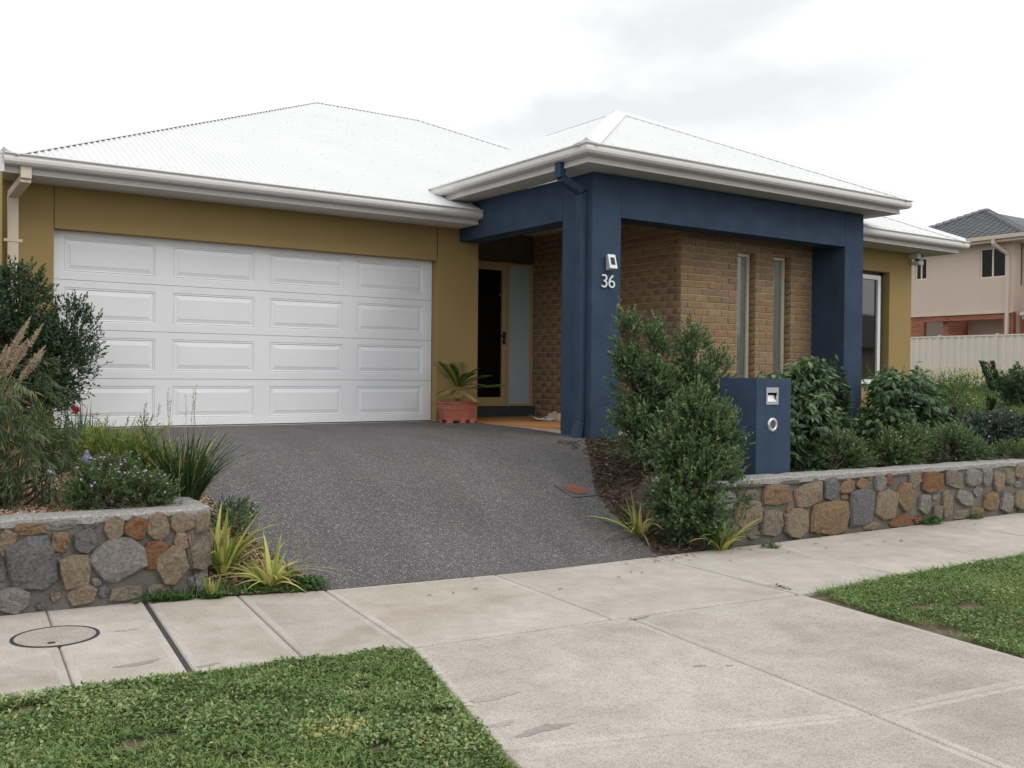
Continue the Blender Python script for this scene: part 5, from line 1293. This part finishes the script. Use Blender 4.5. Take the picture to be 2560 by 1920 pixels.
# ---- gravel and mulch
rng = np.random.default_rng(40)
def chips(name, label, xr, yr, n, mat, zf, size, thick, keep, kind):
    X = rng.uniform(*xr, n); Y = rng.uniform(*yr, n); m = keep(X, Y); X, Y = X[m], Y[m]; Z = zf(X, Y); n = len(X)
    P = np.stack([X, Y, Z+rng.uniform(.0, thick, n)], 1)
    g = Geo(); a = rng.uniform(0, 6.28, n); tl = rng.normal(0, .35, n)
    D = np.stack([np.cos(a), np.sin(a), tl*.5], 1); Nn = np.stack([rng.normal(0, .3, n), rng.normal(0, .3, n), np.ones(n)], 1)
    L_ = size[0]*rng.uniform(.5, 1.4, n)
    if kind == 'flat': g.leaves(P, D, Nn, L_, size[1]*rng.uniform(.6, 1.4, n), .3)
    else:
        q = unit(D); s_ = unit(np.cross(q, np.array([0, 0, 1.0]))); u_ = np.cross(s_, q); L2 = L_[:, None]
        V = np.stack([P+q*L2*.5, P+s_*L2*.4, P-q*L2*.5, P-s_*L2*.4, P+u_*L2*.33, P-u_*L2*.3], 1).reshape(-1, 3)
        i = np.arange(n)[:, None]*6
        F = np.concatenate([i+np.array(f) for f in ([0, 1, 4], [1, 2, 4], [2, 3, 4], [3, 0, 4], [1, 0, 5], [2, 1, 5], [3, 2, 5], [0, 3, 5])])
        g.add(V, F, np.repeat(rng.random(n), 6))
    return tag(g.build(name, mat), label, kind='stuff')
chips('gravel', 'pinkish tan gravel covering the left garden bed', (-1.9, .75), (-5.62, -2.6), 26000, 'gravel', left_z, (.026, .02), .012, lambda x, y: (y > back(x)+.03) & (x < XL(y)-.01) & ((y > back(x)+.25) | (x > .12)), 'round')
chips('mulch', 'brown bark mulch on the slope right of the driveway', (3.5, 5.6), (-5.93, -2.95), 15000, 'mulch', right_z, (.055, .012), .02, lambda x, y: (y > back(x)+.02) & (x > XR(y)+.01) & ~((y < -5.6) & (x > 4.1)), 'flat')
chips('bark_mulch', 'brown mulch under the shrubs behind the right stone wall', (4.3, 11.5), (-5.8, -3.0), 12000, 'mulch', right_z, (.06, .014), .02, lambda x, y: (y > back(x)+.27) & (x > 4.6), 'flat')

# ---- weeds along the paving
def weed(name, label, c, r_, n, h, L_, W_, mat='weed_leaf', seed=0):
    global rng
    rng = np.random.default_rng(3000+seed)
    a = rng.uniform(0, 6.28, n); rr = np.sqrt(rng.random(n))
    P = np.stack([c[0]+r_[0]*rr*np.cos(a), c[1]+r_[1]*rr*np.sin(a), c[2]+h*rng.random(n)*(1-rr*.7)], 1)
    g = Geo(); g.leaves(P, rdirs(n)*np.array([1, 1, .45])+np.array([0, 0, .3]), rdirs(n)*.6+np.array([0, 0, 1.0]), L_*rng.uniform(.6, 1.3, n), W_*rng.uniform(.7, 1.2, n))
    root = thing(name, c, label, 'weed'); g.build('leaves', mat, root)
    s_ = Geo(); m = max(5, n//12); s_.twigs(np.repeat(np.array([c]), m, 0), P[:m], .002, .0012); s_.build('stems', 'weed_leaf', root)
    return root
weed('weed', 'weed sprouting in the footpath joint right of the flax', (4.60, -6.12, ZS), (.10, .06), 90, .07, .035, .018, seed=1)
weed('weed', 'largest green weed at the base of the right stone wall', (7.06, -6.06, ZS), (.15, .07), 200, .12, .04, .02, seed=2)
weed('weed', 'flat weed at the wall base right of the largest weed', (7.78, -6.09, ZS), (.12, .05), 110, .06, .035, .016, seed=3)
weed('weed', 'tiny weed under the big orange stone of the right wall', (5.36, -5.98, ZS), (.05, .03), 50, .07, .035, .008, seed=4)
weed('weed', 'small weed at the right picture edge along the stone wall', (8.7, -6.12, ZS), (.10, .04), 60, .05, .03, .015, seed=5)
weed('weed', 'small weeds in the joint beside the right verge', (3.42, -7.22, ZS), (.03, .10), 40, .02, .022, .010, seed=6)
weed('weed', 'bright green seedling clump right of the letterbox foot', (5.78, -5.62, -.29), (.14, .08), 160, .06, .045, .022, seed=8)
weed('weed', 'bright green seedling clump left of the letterbox foot', (4.72, -5.55, -.29), (.14, .06), 120, .05, .04, .018, seed=9)
rng = np.random.default_rng(50)
g = Geo()
def strip(n, pts, wd, h):
    t = rng.random(n)*(len(pts)-1); i = np.floor(t).astype(int); f = (t-i)[:, None]; p = np.array(pts, float)
    q = p[i]*(1-f)+p[np.minimum(i+1, len(p)-1)]*f
    return q+np.stack([rng.normal(0, wd, n), rng.normal(0, wd, n), h*rng.random(n)], 1)
gp = [(-.36, -5.32, -.80), (-.1, -5.40, -.80), (.2, -5.44, -.79), (.5, -5.53, -.79), (.70, -5.58, -.79)]
P = strip(1300, gp, .055, .03); P[:, 1] = np.where(P[:, 0] > .08, np.maximum(P[:, 1]+.03, back(P[:, 0])-.02-.02*rng.random(1300)), back(P[:, 0])-.04*rng.random(1300)-.03); P[:, 2] = np.where(P[:, 0] > .10, np.maximum(left_z(P[:, 0], P[:, 1]), -.80), -.80)+.025*rng.random(1300); kp = np.sin(P[:, 0]*23)+.6*np.sin(P[:, 0]*41+1) > -.75+1.2*(rng.random(1300)-.5); P = P[kp]; nk = len(P)
g.leaves(P, rdirs(nk)*np.array([1, 1, .4])+np.array([0, 0, .35]), rdirs(nk)*.6+np.array([0, 0, 1.0]), .036, .02)
P = strip(500, [(.55, -5.35, -.77), (.66, -5.48, -.79), (.72, -5.58, -.79)], .03, .05)
g.leaves(P, rdirs(500)*np.array([1, 1, .4])+np.array([0, 0, .35]), rdirs(500)*.6+np.array([0, 0, 1.0]), .036, .02)
P = strip(260, [(-.34, -5.34, -.80), (-.2, -5.37, -.80), (.3, -5.48, -.79)], .03, .01); g.blades(P, rdirs(260)*.4+np.array([0, 0, 1.0]), .10, .006, .4)
tag(g.build('clover', 'weed_leaf'), 'green clover creeping along the footpath below the striped flax', kind='stuff')

# ---- verge lawns
def in_poly(x, y, poly):
    c = np.zeros(len(x), bool); n = len(poly)
    for i in range(n):
        x0, y0 = poly[i]; x1, y1 = poly[(i+1) % n]
        h = ((y0 > y) != (y1 > y)) & (x < (x1-x0)*(y-y0)/(y1-y0+1e-12)+x0); c ^= h
    return c
def lawn(name, label, poly, nl, nbl, seed, z=-.818, Ls=.030, bare=None, blade_h=.055):
    global rng
    rng = np.random.default_rng(4000+seed)
    p = np.array(poly); lo, hi = p.min(0), p.max(0)
    def pts(n):
        X = rng.uniform(lo[0], hi[0], n); Y = rng.uniform(lo[1], hi[1], n); m = in_poly(X, Y, poly); X, Y = X[m], Y[m]
        if bare:
            d = np.min([np.hypot((X-a)/ra, (Y-b_)/rb) for a, b_, ra, rb in bare], 0)
            m = (d > 1) | (rng.random(len(X)) < np.clip(d, 0, 1)**3*.6); X, Y = X[m], Y[m]
        return X, Y
    def hump(X, Y): return .022*(np.sin(X*5.1+seed)*np.sin(Y*4.3)+.6*np.sin(X*13)*np.sin(Y*11+1))
    g = Geo(); X, Y = pts(nl); n = len(X)
    cl = np.sin(X*9+1)*np.sin(Y*8)+.6*np.sin(X*21)*np.sin(Y*19)+.8*np.sin(X*2.3+seed)*np.sin(Y*2.9)
    P = np.stack([X, Y, z+.002+(.024+.7*hump(X, Y))*rng.random(n)**.7+.005*cl], 1)
    yl = np.min([np.hypot((X-a)/.16, (Y-b_)/.10) for a, b_ in ((-.28, -8.04), (-.62, -8.35), (3.6, -9.2), (4.6, -8.2))], 0)
    tone = np.clip(.45+.20*cl+.25*rng.normal(size=n), 0, .94); tone = np.where((yl < 1) & (rng.random(n) < .45), .95+.02*rng.random(n), tone); tone = np.where(rng.random(n) < .016+.05*(cl < -1.1), .97+.03*rng.random(n), tone)
    g.leaves(P, rdirs(n)*np.array([1, 1, .5])+np.array([0, 0, .22]), rdirs(n)*.75+np.array([0, 0, 1.0]), Ls*rng.uniform(.55, 1.4, n), Ls*.62*rng.uniform(.6, 1.3, n), .25, tone, .5)
    tag(g.build(name+'_clover', 'lawn_leaf'), label+', broad leaves', kind='stuff')
    g = Geo(); X, Y = pts(nbl); n = len(X); P = np.stack([X, Y, np.full(n, z)], 1)
    cl = np.sin(X*3.1+seed)*np.sin(Y*2.7+2)
    g.blades(P, rdirs(n)*.55+np.array([0, 0, 1.0]), blade_h*rng.uniform(.5, 1.35, n)*(1+.25*cl), .0042, .7, np.clip(.45+.2*cl+.2*rng.normal(size=n), 0, 1), 3)
    tag(g.build(name+'_grass', 'lawn_blade'), label+', grass blades', kind='stuff')
def rough_edge(poly, amp, seed):
    r2 = random.Random(seed); out_ = []
    for (x0, y0), (x1, y1) in zip(poly, poly[1:]+poly[:1]):
        m = max(1, int(math.hypot(x1-x0, y1-y0)/.07))
        for i in range(m): out_.append((x0+(x1-x0)*i/m+r2.uniform(-amp, amp), y0+(y1-y0)*i/m+r2.uniform(-amp, amp)))
    return out_
lp = rough_edge([(-2.6, front(-2.6)-.0), (-1.36, -6.92), (-.53, -6.97), (.2, -7.09), (.55, -7.16), (.11, -8.755), (-.26, KY+.03), (-2.6, KY+.03)], .018, 3)
lawn('left_verge', 'weedy clover lawn of the left verge', lp, 170000, 60000, 1, bare=[(-.98, -7.73, .13, .07), (-.85, -7.70, .07, .05), (-1.30, -7.08, .18, .06), (-.2, -8.3, .07, .05), (-.5, -7.5, .07, .05), (-.7, -8.1, .08, .05), (.05, -7.6, .07, .05), (-.9, -8.5, .08, .06), (-.1, -7.9, .05, .05), (.2, -8.1, .06, .05)], Ls=.022)
rp_ = rough_edge([(3.50, -7.46), (3.9, -7.44), (4.5, -7.41), (6.2, -7.46), (9.5, -7.60), (9.5, -9.9), (2.99, -10.6), (3.20, -9.03)], .02, 4)
lawn('right_verge', 'green grass of the right verge', rp_, 120000, 110000, 2, bare=[(3.80, -8.08, .20, .10), (4.05, -8.22, .20, .09), (3.62, -7.86, .12, .06), (3.36, -8.5, .10, .2), (3.50, -7.52, .10, .05), (3.5, -8.3, .10, .06)], Ls=.021, blade_h=.062)
rng = np.random.default_rng(60)
g = Geo(); n = 700
P = np.stack([rng.uniform(3.45, 8.5, n), np.zeros(n), np.full(n, ZS-.02)], 1); P[:, 1] = front(P[:, 0])-.03-np.abs(rng.normal(0, .02, n)); P[:, 1] = np.minimum(P[:, 1], -7.44)
g.blades(P, rdirs(n)*.5+np.array([0, .25, 1.0]), rng.uniform(.05, .15, n), .005, .8)
n = 500; P = np.stack([rng.uniform(-1.9, .54, n), np.zeros(n), np.full(n, ZS-.02)], 1); P[:, 1] = front(P[:, 0])-.02-np.abs(rng.normal(0, .02, n))
g.blades(P, rdirs(n)*.6+np.array([0, .2, 1.0]), rng.uniform(.04, .10, n), .005, .8)
n = 500; t = rng.random(n); P = np.stack([.53-.43*t-np.abs(rng.normal(0, .015, n)), -7.18-1.58*t, np.full(n, ZS-.02)], 1)
g.blades(P, rdirs(n)*.7+np.array([.25, 0, 1.0]), rng.uniform(.04, .09, n), .005, .8)
tag(g.build('edge_grass', 'lawn_blade'), 'untrimmed grass along the paving edges', kind='stuff')
# side lawn and flowering weeds by the fence
g = Geo(); n = 60000
X = 10.9+19*rng.random(n)**1.3; Y = rng.uniform(-4.3, 11, n); P = np.stack([X, Y, right_z(X, Y)+.02], 1)
cl = np.sin(X*1.3)*np.sin(Y*1.1)
g.blades(P, rdirs(n)*.6+np.array([0, 0, 1.0]), .16*rng.uniform(.5, 1.4, n)*(1+.4*cl), .014, .7, np.clip(.5+.2*cl+.22*rng.normal(size=n), 0, 1), 3)
tag(g.build('side_lawn_grass', 'far_grass'), 'long bright grass on the side lawn', kind='stuff')
g = Geo(); fl = Geo(); n = 800
X = rng.uniform(23, 29.6, n); Y = rng.uniform(0, 10.5, n); P = np.stack([X, Y, right_z(X, Y)], 1); h = rng.uniform(.2, .75, n)
tip = P+np.stack([rng.normal(0, .08, n), rng.normal(0, .08, n), h], 1)
g.twigs(P, tip, .006, .004)
for i in range(7):
    t = rng.uniform(.15, .9, n)[:, None]; g.leaves(P*(1-t)+tip*t, rdirs(n)+np.array([0, 0, .5]), rdirs(n), .11, .03)
for i in range(2): fl.leaves(tip+rng.normal(0, .04, (n, 3)), rdirs(n), rdirs(n), .05, .045, .1, mid=.5)
tag(g.build('tall_weeds', 'weed_leaf'), 'tall weeds growing along the beige fence', kind='stuff')
tag(fl.build('weed_flowers', 'petal_yellow'), 'yellow flowers of the tall weeds along the fence', kind='stuff')
# fallen leaves
rng = np.random.default_rng(70)
g = Geo(); n = 46
X = np.concatenate([rng.uniform(3.3, 4.6, 26), rng.uniform(.8, 8, 20)]); Y = np.concatenate([-5.95-np.abs(rng.normal(0, .1, 26)), back(rng.uniform(.8, 8, 20))-rng.random(20)*.5])
P = np.stack([X, Y, np.full(n, ZS+.006)], 1); a = rng.uniform(0, 6.28, n)
g.leaves(P, np.stack([np.cos(a), np.sin(a), np.full(n, .08)], 1), np.tile([0, 0, 1.0], (n, 1)), .05, .012, .3)
g2 = Geo(); m = 60; P = np.stack([rng.uniform(.1, .65, m), rng.uniform(-5.5, -5.15, m), np.zeros(m)], 1); P[:, 2] = left_z(P[:, 0], P[:, 1])+.02; a = rng.uniform(0, 6.28, m)
g.leaves(P, np.stack([np.cos(a), np.sin(a), rng.normal(0, .3, m)], 1), rdirs(m)*.5+np.array([0, 0, 1.0]), .09, .022, .3)
tag(g.build('fallen_leaves', 'dead_leaf'), 'dry fallen leaves scattered on the paving', kind='stuff')
